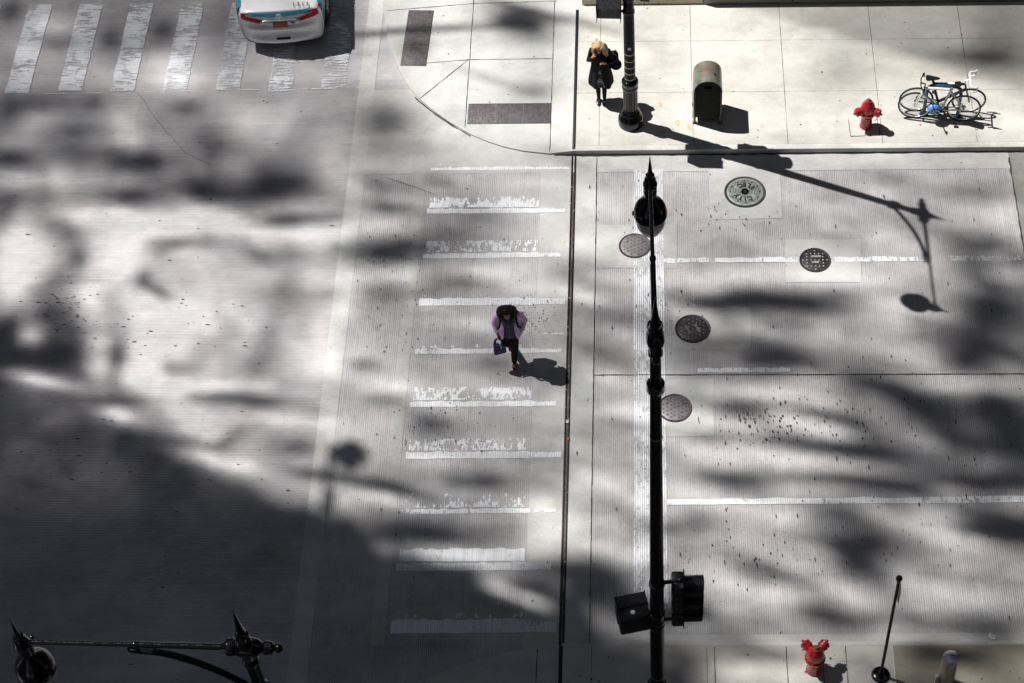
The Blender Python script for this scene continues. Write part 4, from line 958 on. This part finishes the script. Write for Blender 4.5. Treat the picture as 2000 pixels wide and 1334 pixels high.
# ------------------------------------------------------------------ taxi
def taxi():
    yaw = RAD(5.0); ox, oy = -7.48, 28.56
    r = empty('taxi', (ox, oy, 0), yaw, 'white taxi with teal trim numbered 1313 driving up the side street', 'car'); r.scale = (.955, 1, 1)
    def ring(y, w, zb, zt, bulge=0.0, crown=.03, n=16, plan=0.0):
        pts = []; prof = [(0, zb), (.55, zb), (.86, zb + .015), (.955, zb + .07), (1.0, zb + (zt - zb) * .40), (1.0, zb + (zt - zb) * .62), (.985, zb + (zt - zb) * .80), (.94, zt - .055), (.84, zt - .012), (.55, zt + crown * .6), (0, zt + crown)]
        R = [(a * w, z) for a, z in prof]; full = [(-a, z) for a, z in R[1:-1]][::-1]
        loop = R + [(-a, z) for a, z in R[1:-1]][::-1]
        return [(a, y + plan * (abs(a) / .9) ** 2.6, z) for a, z in loop]
    S = [(-.0, .66, .40, .60, .30), (-.015, .75, .33, .64, .28), (.01, .80, .28, .68, .26), (.06, .84, .25, .72, .22), (.085, .85, .24, .80, .20), (.10, .86, .23, .92, .17), (.11, .87, .22, 1.0, .14), (.09, .875, .22, 1.055, .12), (.14, .88, .22, 1.075, .08), (.3, .895, .21, 1.09, .03), (.6, .905, .20, 1.10, .0), (.9, .91, .20, 1.09, 0), (1.3, .91, .2, 1.02, 0), (2.6, .91, .2, .98, 0), (3.6, .905, .2, .97, 0), (4.3, .89, .22, .86, -.02), (4.7, .82, .25, .72, -.08), (4.84, .70, .30, .60, -.14)]
    m = MB(); m.rings([ring(y, w, zb, zt, plan=pl) for y, w, zb, zt, pl in S]); body = m.build('body', M['carwhite'], r, ang=28)
    sb = body.modifiers.new('sub', 'SUBSURF'); sb.levels = 1; sb.render_levels = 2
    # greenhouse
    def gring(y, w, z0, z1, pl=0.0):
        return [(-w, y, z0), (-w * .86, y, z0 + (z1 - z0) * .75), (-w * .62, y, z1), (0, y + pl, z1 + .02), (w * .62, y, z1), (w * .86, y, z0 + (z1 - z0) * .75), (w, y, z0)]
    m = MB(); m.rings([gring(.62, .70, 1.02, 1.10, -.07), gring(.85, .76, 1.0, 1.22, -.06), gring(1.3, .77, .98, 1.42), gring(1.9, .77, .95, 1.46), gring(2.5, .76, .95, 1.44), gring(3.3, .72, .95, 1.06)]); m.build('cabin_glass', M['glass'], r, ang=50)
    m = MB(); m.rings([gring(1.28, .70, 1.36, 1.425), gring(1.9, .71, 1.36, 1.468), gring(2.5, .69, 1.34, 1.45)]); m.build('roof', M['carwhite'], r, ang=50)
    # surface helper: rear fascia y for given x, z  (approximate plan curve)
    def ry(x, z):
        zz = [.40, .60, .72, .80, .92, 1.0, 1.055]; yy = [-.0, .0, .06, .085, .10, .11, .09]; pp = [.30, .29, .22, .20, .17, .14, .12]
        return float(np.interp(z, zz, yy)) + float(np.interp(z, zz, pp)) * (abs(x) / .9) ** 2.6
    def patch(name, f, nu, nv, mat, th=.012, parent=r):
        m = MB(); F_ = [[m.bm.verts.new(f(u / nu, v / nv)) for u in range(nu + 1)] for v in range(nv + 1)]
        for v in range(nv):
            for u in range(nu): m.bm.faces.new((F_[v][u], F_[v][u + 1], F_[v + 1][u + 1], F_[v + 1][u]))
        o = m.build(name, mat, parent, ang=50); s = o.modifiers.new('s', 'SOLIDIFY'); s.thickness = th; s.offset = 0; return o
    for s in (-1, 1):
        def fl(u, v, s=s):      # lamp: tapers inward, sweeps up on the outside
            x = .42 + u * .38; zl = .80 + u * .05; zh = .845 + u * .17 + .03 * u * u; z = zl + (zh - zl) * v
            return (s * x, ry(x, z) - .020, z)
        l = patch('tail_lamp', fl, 12, 5, M['tail'], .02)
        def fo(u, v, s=s):
            x = .80 + .09 * u; z = .85 + .165 * v + u * .02; return (s * (x if u < .99 else .895), ry(.80, z) - .018 + u * .17 + v * u * .12, z)
        patch('tail_lamp', fo, 5, 5, M['tail'], .02)
        def fc(u, v, s=s):
            x = .50 + u * .20; z = .915 + u * .055 + v * .03; return (s * x, ry(x, z) - .034, z)
        patch('clear_lens', fc, 8, 2, M['tailc'], .006, l)
        def fs(u, v, s=s): return (s * (.893 - .012 * v + .004), .28 + u * .9, .62 + v * .40)
        patch('fender_stripe', fs, 4, 2, M['carteal'], .012)
        def fs2(u, v, s=s): return (s * (.895 - .09 * v), .30 + u * .32 + v * .05, 1.01 + v * .065)
        patch('fender_stripe', fs2, 4, 3, M['carteal'], .012)
    patch('boot_stripe', lambda u, v: ((u - .5) * 1.24, ry((u - .5) * 1.24, 1.0) - .022 + .018 * v * v, .955 + v * .095 + .02 * abs(u - .5)), 20, 3, M['carteal'], .01)
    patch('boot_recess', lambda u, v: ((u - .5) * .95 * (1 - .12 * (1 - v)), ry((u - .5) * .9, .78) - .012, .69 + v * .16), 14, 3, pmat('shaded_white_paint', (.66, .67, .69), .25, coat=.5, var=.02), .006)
    m = MB(); m.box((-.0, .045, .765), (.31, .014, .155), rot=Euler((-.12, 0, 0)).to_matrix(), bev=.004); m.build('licence_plate', M['plate'], r)
    m = MB(); m.box((0, .052, .895), (.72, .02, .022), bev=.004); m.build('chrome_trim', M['chrome'], r)
    m = MB(); m.box((.02, -.03, .47), (.30, .02, .055), bev=.006); m.box((.10, -.042, .47), (.02, .006, .02)); m.build('bumper_reflector', M['blackpl'], r)
    m = MB(); m.box((0, .30, .24), (1.3, .22, .10), bev=.02); m.build('bumper_valance', M['blackpl'], r)
    # emblem: ring of three ovals
    e = MB(); y = .055; z = .985
    e.torus((0, y, z), .055, .008, (0, 1, 0), 24, 6); e.torus((0, y, z + .01), .028, .006, (0, 1, 0), 20, 6); e.torus((0, y, z), .018, .006, (0, 1, 0), 16, 6); q = e.build('emblem', M['white'], r)
    def text(body_, loc, rot, size, mat, name, sx=1.0):
        fc = bpy.data.curves.new('t', 'FONT'); fc.body = body_; fc.size = size; fc.extrude = .002; fc.align_x = 'CENTER'; fc.align_y = 'CENTER'; fc.space_character = 1.25
        t_ = bpy.data.objects.new('t', fc); COL.objects.link(t_); dg = bpy.context.evaluated_depsgraph_get(); me = bpy.data.meshes.new_from_object(t_.evaluated_get(dg)); bpy.data.objects.remove(t_)
        me.materials.clear(); me.materials.append(mat); o = bpy.data.objects.new(name, me); COL.objects.link(o); o.parent = r; o.location = loc; o.rotation_euler = rot; o.scale = (sx, 1, 1)
    text('1313', (.47, .22, 1.132), (.0, .06, .0), .15, M['letters'], 'fleet_number')
    text('LE', (.39, .066, .80), (RAD(80), 0, .10), .055, M['letters'], 'badge'); m = MB(); m.box((.27, .052, .80), (.09, .006, .03)); m.build('badge', M['letters'], r, smooth=False)
    m = MB(); m.box((-.33, .055, .75), (.14, .005, .012)); m.build('badge', pmat('red_badge', (.4, .05, .04), .4), r, smooth=False)
    for sx in (-1, 1):
        for yy in (1.05, 3.85):
            m = MB(); m.lathe([(.20, -.10), (.32, -.095), (.335, -.05), (.335, .05), (.32, .095), (.20, .10)], (sx * .82, yy, .335), (1, 0, 0), 32); w = m.build('wheel', M['tyre'], r)
            m = MB(); m.lathe([(.20, 0), (.19, .02), (.06, .03), (.0001, .035)], (sx * .91, yy, .335), (sx, 0, 0), 20); m.build('hubcap', M['alu'], w)
        m = MB(); m.box((sx * 1.0, 3.0, 1.02), (.20, .10, .13), bev=.03); m.build('mirror', M['carwhite'], r)
taxi()

# ------------------------------------------------------------------ people
def person_base(loc, rz, label, grp=None): return empty('person', loc, rz, label, 'person')
def hand(m, wrist, dirv, palm_n, size=1.0, curl=.5, thumb=1):
    """palm and five bent fingers"""
    w = Vector(wrist); d = Vector(dirv).normalized(); n_ = Vector(palm_n); n_ = (n_ - d * n_.dot(d)).normalized(); s = d.cross(n_)
    k = size; c = w + d * .045 * k
    rot = Matrix((s, n_, d)).transposed()
    m.ball(c, (.038 * k, .018 * k, .05 * k), 10, rot)
    for i, (off, ln) in enumerate(((-.028, .062), (-.010, .072), (.009, .068), (.027, .054))):
        p0 = w + d * .08 * k + s * off * k; p1 = p0 + (d * math.cos(curl * .7) + n_ * math.sin(curl * .7)) * ln * .55 * k; p2 = p1 + (d * math.cos(curl * 1.8) + n_ * math.sin(curl * 1.8)) * ln * .5 * k
        m.tube([p0, p1, p2], [.0095 * k, .0088 * k, .007 * k], 7)
    t0 = w + d * .03 * k - s * .03 * k * thumb; t1 = t0 + (d * .6 - s * .6 * thumb + n_ * .4).normalized() * .035 * k; t2 = t1 + (d * .8 + n_ * .6).normalized() * .03 * k
    m.tube([t0, t1, t2], [.012 * k, .011 * k, .008 * k], 7)

def face(root, c, sk, tilt, lipm=(.35, .08, .07)):
    """eyes, brows and mouth laid on the head; c head centre"""
    R_ = Euler((tilt, 0, 0)).to_matrix(); P = lambda x, y, z: Vector(c) + R_ @ Vector((x, y, z))
    for s in (-1, 1):
        m = MB(); m.ball(P(s * .031, -.082, .006), (.013, .008, .008), 8, R_); m.build('eye', M['white'], root)
        m = MB(); m.ball(P(s * .031, -.0895, .006), .0055, 8); m.build('iris', M['darkhair'], root)
        m = MB(); m.tube([P(s * .016, -.089, .024), P(s * .032, -.089, .028), P(s * .046, -.079, .023)], .0038, 6); m.build('eyebrow', M['darkhair'], root)
    m = MB(); m.ball(P(0, -.089, -.047), (.021, .007, .007), 8, R_); m.build('mouth', pmat('lips', lipm, .4), root)

def head(m, c, tilt):
    R_ = Euler((tilt, 0, 0)).to_matrix(); P = lambda x, y, z: Vector(c) + R_ @ Vector((x, y, z))
    m.ball(P(0, .01, .025), (.074, .090, .088), 16, R_); m.ball(P(0, -.02, -.035), (.058, .064, .072), 14, R_); m.ball(P(0, -.045, -.080), (.030, .030, .025), 10, R_)
    m.tube([P(0, -.088, .012), P(0, -.106, -.018), P(0, -.088, -.024)], [.009, .013, .009], 8)
    for s in (-1, 1): m.ball(P(s * .076, .01, -.005), (.010, .02, .03), 8, R_)
    return P

def shell(rings, gap, th, n_=28, hemw=0.0, m=None, ph=0.0):
    """garment: open-front loft. rings (z,cx,cy,rx,ry); gap half angle (deg) about -y at each ring"""
    m = m or MB(); out = []; inn = []
    for i, (z, cx, cy, rx, ry_) in enumerate(rings):
        g = RAD(gap[i]); o_ = []; i_ = []
        for k in range(n_ + 1):
            a = -math.pi / 2 + g + (2 * math.pi - 2 * g) * k / n_
            wob = 1 + hemw * (i / (len(rings) - 1)) * math.sin(a * 6 + ph) ; zz = z + hemw * .3 * (i / (len(rings) - 1)) * math.sin(a * 4 + 1)
            o_.append((cx + rx * wob * math.cos(a), cy + ry_ * wob * math.sin(a), zz)); i_.append((cx + (rx * wob - th) * math.cos(a), cy + (ry_ * wob - th) * math.sin(a), zz))
        out.append(o_ + i_[::-1])
    m.rings(out, True, True); return m

# --- woman in black coat
def woman():
    b = G(1175, 203, .13)
    r = person_base((b.x, b.y + .08, .13), RAD(-6), 'blond woman in a black coat standing on the far pavement, phone held to her face'); r.scale = (.88, .95, 1.04)
    m = MB(); hc = (-.015, -.10, 1.475); P = head(m, hc, .26)
    m.tube([(0, .0, 1.30), (-.01, -.05, 1.42)], [.05, .045], 12); m.ball((0, 0, 1.22), (.16, .095, .16), 14); m.ball((0, 0, .98), (.14, .095, .15), 14); m.ball((0, .01, .84), (.155, .11, .12), 14)
    for s in (-1, 1):
        m.tube([(s * .085, 0, .86), (s * .085, -.01, .47), (s * .07, .015, .30), (s * .065, .02, .07)], [.085, .055, .05, .033], 12)
        m.ball((s * .068, -.045, .035), (.036, .10, .03), 10)
    # arms: right one to the face, left one across the chest
    m.tube([(-.16, 0, 1.33), (-.225, -.07, 1.10), (-.12, -.175, 1.33)], [.045, .038, .026], 10); hand(m, (-.12, -.175, 1.33), (.25, -.1, .9), (.7, .3, 0), 1.0, .9, 1)
    m.tube([(.16, 0, 1.33), (.26, -.02, 1.08), (.11, -.19, 1.17)], [.045, .038, .026], 10); hand(m, (.11, -.19, 1.17), (-.5, -.25, .45), (-.2, -.9, .1), 1.0, 1.3, -1)
    body = m.build('body', M['skin'], r); remesh(body, .0075, 1)
    # tights: thin layer over the legs
    m = MB()
    for s in (-1, 1):
        m.tube([(s * .085, 0, .84), (s * .085, -.01, .47), (s * .07, .015, .30), (s * .065, .02, .075)], [.092, .062, .057, .040], 14)
    m.build('tights', M['tights'], r)
    for s in (-1, 1):
        m = MB(); m.ball((s * .072, -.055, .034), (.046, .115, .036), 14, Euler((0, 0, -s * .16)).to_matrix()); m.ball((s * .066, .03, .045), (.042, .05, .045), 12)
        sh = remesh(m.build('shoe', M['loafer'], r), .008, 1)
        m = MB(); m.box((s * .074, -.085, .066), (.055, .018, .012), rot=Euler((-.3, 0, 0)).to_matrix(), bev=.004); m.build('buckle', M['chrome'], sh)
    face(r, hc, None, .26)
    # dress front strip
    m = MB(); m.rings([[(cx + rx * math.cos(a), -.01 + ry_ * math.sin(a), z) for a in [2 * math.pi * k / 20 for k in range(20)]] for z, cx, rx, ry_ in ((1.12, 0, .13, .115), (.95, -.0, .155, .125), (.75, .0, .19, .15), (.52, .01, .215, .175))]); m.build('dress', M['dots'], r)
    # coat
    m = shell([(1.385, 0, .0, .07, .065), (1.345, 0, .0, .16, .095), (1.27, 0, .0, .205, .13), (1.10, 0, .0, .195, .14), (.95, 0, .0, .205, .15), (.75, 0, .01, .245, .18), (.60, 0, .02, .27, .20), (.47, 0, .02, .275, .205)], [28, 5, 3, 2, 5, 11, 13, 14], .022, 32, .07)
    m.tube([(-.17, 0, 1.33), (-.24, -.06, 1.10), (-.15, -.15, 1.26)], [.072, .066, .048], 14); m.tube([(.17, 0, 1.33), (.285, -.01, 1.08), (.155, -.15, 1.14)], [.075, .072, .050], 14)
    m.ball((-.17, 0, 1.31), .078, 12); m.ball((.17, 0, 1.31), .08, 12)
    remesh(m.build('coat', M['coat'], r), .010, 2)
    m = MB(); m.tube([(-.075, -.03, 1.385), (-.04, -.10, 1.31), (0, -.14, 1.22), (.04, -.10, 1.31), (.075, -.03, 1.385), (0, .07, 1.41), (-.075, -.03, 1.385)], [.026, .024, .014, .024, .026, .028, .026], 8); m.build('collar', M['coat'], r)
    # hair: crown plus locks round the face and over the shoulders
    m = MB(); R_ = Euler((.26, 0, 0)).to_matrix()
    m.ball(P(0, .045, .045), (.096, .092, .090), 16, R_); m.ball(P(0, -.01, .085), (.080, .075, .045), 14, R_)
    for s in (-1, 1):
        for j, (dx, dy) in enumerate(((.075, -.055), (.092, -.02), (.098, .02), (.09, .06))):
            pts = [P(s * dx * .75, dy, .08)]
            for k in range(1, 7):
                t = k / 6; pts.append(P(s * (dx + .012 + .030 * math.sin(t * 7 + j * 1.7) * .5 + .028 * t * (3.2 if s > 0 else .8)), dy + .015 * math.cos(t * 8 + j), .08 - (.27 if s > 0 else .22) * t + .01 * j))
            m.tube(pts, [.030, .036, .034, .031, .028, .022, .012], 8)
    for j in range(5):
        pts = [P((j - 2) * .03, .09, .08 - .26 * k / 5 + 0) + Vector((0, .02 * math.sin(k + j), 0)) for k in range(6)]; m.tube(pts, [.03, .035, .035, .03, .025, .012], 8)
    remesh(m.build('hair', M['blond'], r), .007, 1)
    # phone and bag are things of their own
    Rz = Matrix.Rotation(r.rotation_euler[2], 4, 'Z'); T_ = Matrix.Translation(r.location) @ Rz
    ph = MB(); ph.box((0, 0, 0), (.012, .072, .145), bev=.005); o = ph.build('phone', M['phone']); o.location = T_ @ Vector((-.065, -.175, 1.43)); o.rotation_euler = (.3, .25, .2); tag(o, 'black phone held against the blond woman\'s cheek', 'phone')
    bag = empty('shoulder_bag', T_ @ Vector((.26, .09, .86)), r.rotation_euler[2] - .25, 'black bag slung at the blond woman\'s side, below her left arm', 'bag')
    m = MB(); m.box((0, 0, .22), (.20, .18, .40), bev=.05, taper=.82); m.ball((.03, 0, .10), (.13, .11, .12), 12); m.box((.02, .0, .43), (.05, .05, .10), bev=.01, rot=Euler((0, .5, 0)).to_matrix()); remesh(m.build('bag_body', M['coat'], bag), .012, 2)
    m = MB(); m.tube([(-.06, -.03, .40), (-.12, -.02, .50), (-.16, .03, .52)], .012, 8); m.build('strap', M['coat'], bag)
woman()

# --- pedestrian on the crosswalk
def walker():
    b = G(1001, 720, 0)
    r = person_base((b.x + .0, b.y + .17, 0), RAD(3), 'walking woman in an open lilac jacket and black trousers on the crosswalk'); r.scale = (.92, .97, 1.01)
    m = MB(); hc = (-.015, -.11, 1.50); P = head(m, hc, .10)
    m.tube([(0, .01, 1.34), (-.01, -.06, 1.45)], [.055, .048], 12); m.ball((0, 0, 1.25), (.17, .10, .16), 14); m.ball((0, 0, 1.02), (.15, .10, .16), 14); m.ball((0, .01, .90), (.165, .115, .12), 14)
    m.tube([(.08, 0, .90), (.065, -.10, .50), (.03, -.11, .10)], [.09, .062, .038], 12); m.tube([(-.08, 0, .90), (-.07, .02, .50), (-.05, .30, .20)], [.09, .062, .038], 12)
    m.tube([(-.18, .0, 1.36), (-.255, .03, 1.11), (-.23, -.08, .90)], [.05, .042, .028], 10); hand(m, (-.23, -.08, .90), (0, -.12, -1), (.8, -.2, 0), 1.05, 1.3, -1)
    m.tube([(.18, .0, 1.36), (.265, .04, 1.11), (.20, -.07, .93)], [.05, .042, .028], 10); hand(m, (.20, -.07, .93), (-.3, -.1, -.9), (-.6, 0, 0), 1.0, .6, 1)
    remesh(m.build('body', M['skin2'], r), .0075, 1)
    face(r, hc, None, .10)
    m = MB(); m.ball((0, .01, .93), (.178, .13, .11), 14)
    m.tube([(.082, 0, .92), (.068, -.10, .50), (.035, -.105, .11)], [.105, .077, .055], 14); m.tube([(-.082, 0, .92), (-.072, .02, .50), (-.052, .29, .21)], [.105, .077, .055], 14)
    remesh(m.build('trousers', M['trouser'], r), .010, 2)
    for (x, y, z, t) in ((.03, -.15, .045, 0.05), (-.05, .30, .12, -.75)):
        m = MB(); Rr = Euler((-t, 0, 0)).to_matrix(); m.ball((x, y, z), (.045, .13, .045), 14, Rr); m.ball((x, y + .05, z + .03), (.042, .065, .05), 12, Rr); sh = remesh(m.build('shoe', pmat('maroon_trainer', (.12, .015, .03), .5), r), .009, 1)
        m = MB(); m.ball((x, y, z - .03), (.048, .137, .016), 14, Rr); m.build('sole', pmat('pale_sole', (.75, .62, .60), .6), sh)
        m = MB(); m.tube([(x - .03, y - .04, z + .04), (x + .03, y - .07, z + .035)], .009, 6); m.tube([(x + .03, y - .01, z + .045), (x + .045, y + .05, z + .02)], .008, 6); m.tube([(x - .035, y + .02, z + .075), (x - .02, y + .0, z + .085)], .01, 6); m.build('laces', M['yellow'], sh)
    # shirt
    m = MB(); m.rings([[(rx * math.cos(a), cy + ry_ * math.sin(a), z) for a in [2 * math.pi * k / 24 for k in range(24)]] for z, rx, cy, ry_ in ((1.40, .07, -.01, .06), (1.34, .14, 0, .105), (1.24, .175, 0, .132), (1.08, .165, 0, .13), (.95, .175, 0, .14), (.83, .18, 0, .145))]); sh = m.build('shirt', M['navy'], r)
    m = MB()
    for k in range(7): m.ball((0, -.136 - (.004 if k > 2 else 0) + (.02 if k == 0 else 0), 1.27 - .065 * k), (.007, .006, .007), 6)
    m.build('buttons', pmat('pale_blue_buttons', (.35, .5, .65), .4), sh)
    # jacket
    m = shell([(1.41, 0, .01, .085, .08), (1.365, 0, .01, .17, .115), (1.28, 0, .0, .215, .15), (1.12, 0, .0, .22, .165), (.98, 0, .0, .235, .18), (.86, 0, .0, .245, .19), (.79, 0, .01, .235, .18)], [62, 42, 32, 27, 28, 33, 40], .028, 32, .04, ph=1)
    for s in (-1, 1):
        m.ball((s * .19, .0, 1.335), .083, 12)
    m.tube([(-.19, .0, 1.345), (-.275, .03, 1.11), (-.245, -.06, .955)], [.082, .072, .056], 14); m.tube([(.19, .0, 1.345), (.29, .04, 1.11), (.225, -.06, .955)], [.082, .074, .060], 14)
    m.torus((-.244, -.062, .955), .044, .016, (.1, -.5, -.8), 16, 8)
    remesh(m.build('jacket', M['lilac'], r), .010, 2)
    m = MB()
    for s in (-1, 1): m.tube([(s * .03, .08, 1.43), (s * .10, .02, 1.425), (s * .115, -.08, 1.37), (s * .10, -.155, 1.27), (s * .09, -.165, 1.20)], [.022, .028, .03, .028, .012], 8)
    m.build('collar', M['greycol'], r)
    # hair
    m = MB(); R_ = Euler((.10, 0, 0)).to_matrix()
    m.ball(P(0, .045, .045), (.10, .098, .094), 16, R_); m.ball(P(0, -.02, .085), (.082, .072, .046), 14, R_)
    for s in (-1, 1):
        for j, (dx, dy) in enumerate(((.085, -.045), (.10, -.01), (.11, .035), (.095, .075))):
            pts = [P(s * dx * .7, dy, .085)]
            for k in range(1, 7):
                t = k / 6; pts.append(P(s * (dx + .02 + .05 * t + .012 * math.sin(t * 9 + j)), dy + .02 * math.cos(t * 8 + j) + .05 * t, .085 - .21 * t))
            m.tube(pts, [.034, .042, .042, .040, .036, .030, .014], 8)
    for j in range(5): m.tube([P((j - 2) * .04, .10 + .01 * math.sin(k), .08 - .24 * k / 5) for k in range(6)], [.035, .04, .04, .036, .03, .014], 8)
    remesh(m.build('hair', M['darkhair'], r), .008, 1)
    Rz = Matrix.Rotation(r.rotation_euler[2], 4, 'Z'); T_ = Matrix.Translation(r.location) @ Rz
    # backpack straps show over the jacket, the pack is behind
    bp = empty('backpack', T_ @ Vector((0, .17, 1.0)), r.rotation_euler[2], 'black backpack worn by the woman in the lilac jacket, its straps over her shoulders', 'backpack')
    m = MB(); m.box((0, .04, .06), (.27, .12, .36), bev=.04); m.build('pack', M['coat'], bp)
    for s in (-1, 1):
        m = MB(); pts = [(s * .105, -.0, .30), (s * .115, -.12, .405), (s * .125, -.20, .39), (s * .145, -.295, .30), (s * .165, -.325, .20), (s * .20, -.26, .08)]
        m.tube(pts, .019, 8); m.build('strap', M['coat'], bp)
    tb = empty('tote_bag', T_ @ Vector((-.20, -.13, .42)), r.rotation_euler[2] + .25, 'navy and purple tote bag hanging from the right hand of the woman in lilac', 'bag')
    m = MB(); m.box((0, 0, .15), (.23, .09, .26), bev=.02, taper=.9); m.build('bag_body', M['tote'], tb)
    m = MB(); m.box((.01, -.02, .285), (.03, .10, .02), bev=.004); m.box((.02, -.049, .235), (.016, .008, .10)); m.build('trim', M['teal'], tb)
    m = MB()
    for s in (-1, 1): m.tube([(-.09, s * .035, .26), (-.06, s * .02, .40), (-.02, 0, .44), (.03, s * .02, .40), (.085, s * .035, .26)], .011, 8)
    m.build('handle', M['coat'], tb)
walker()
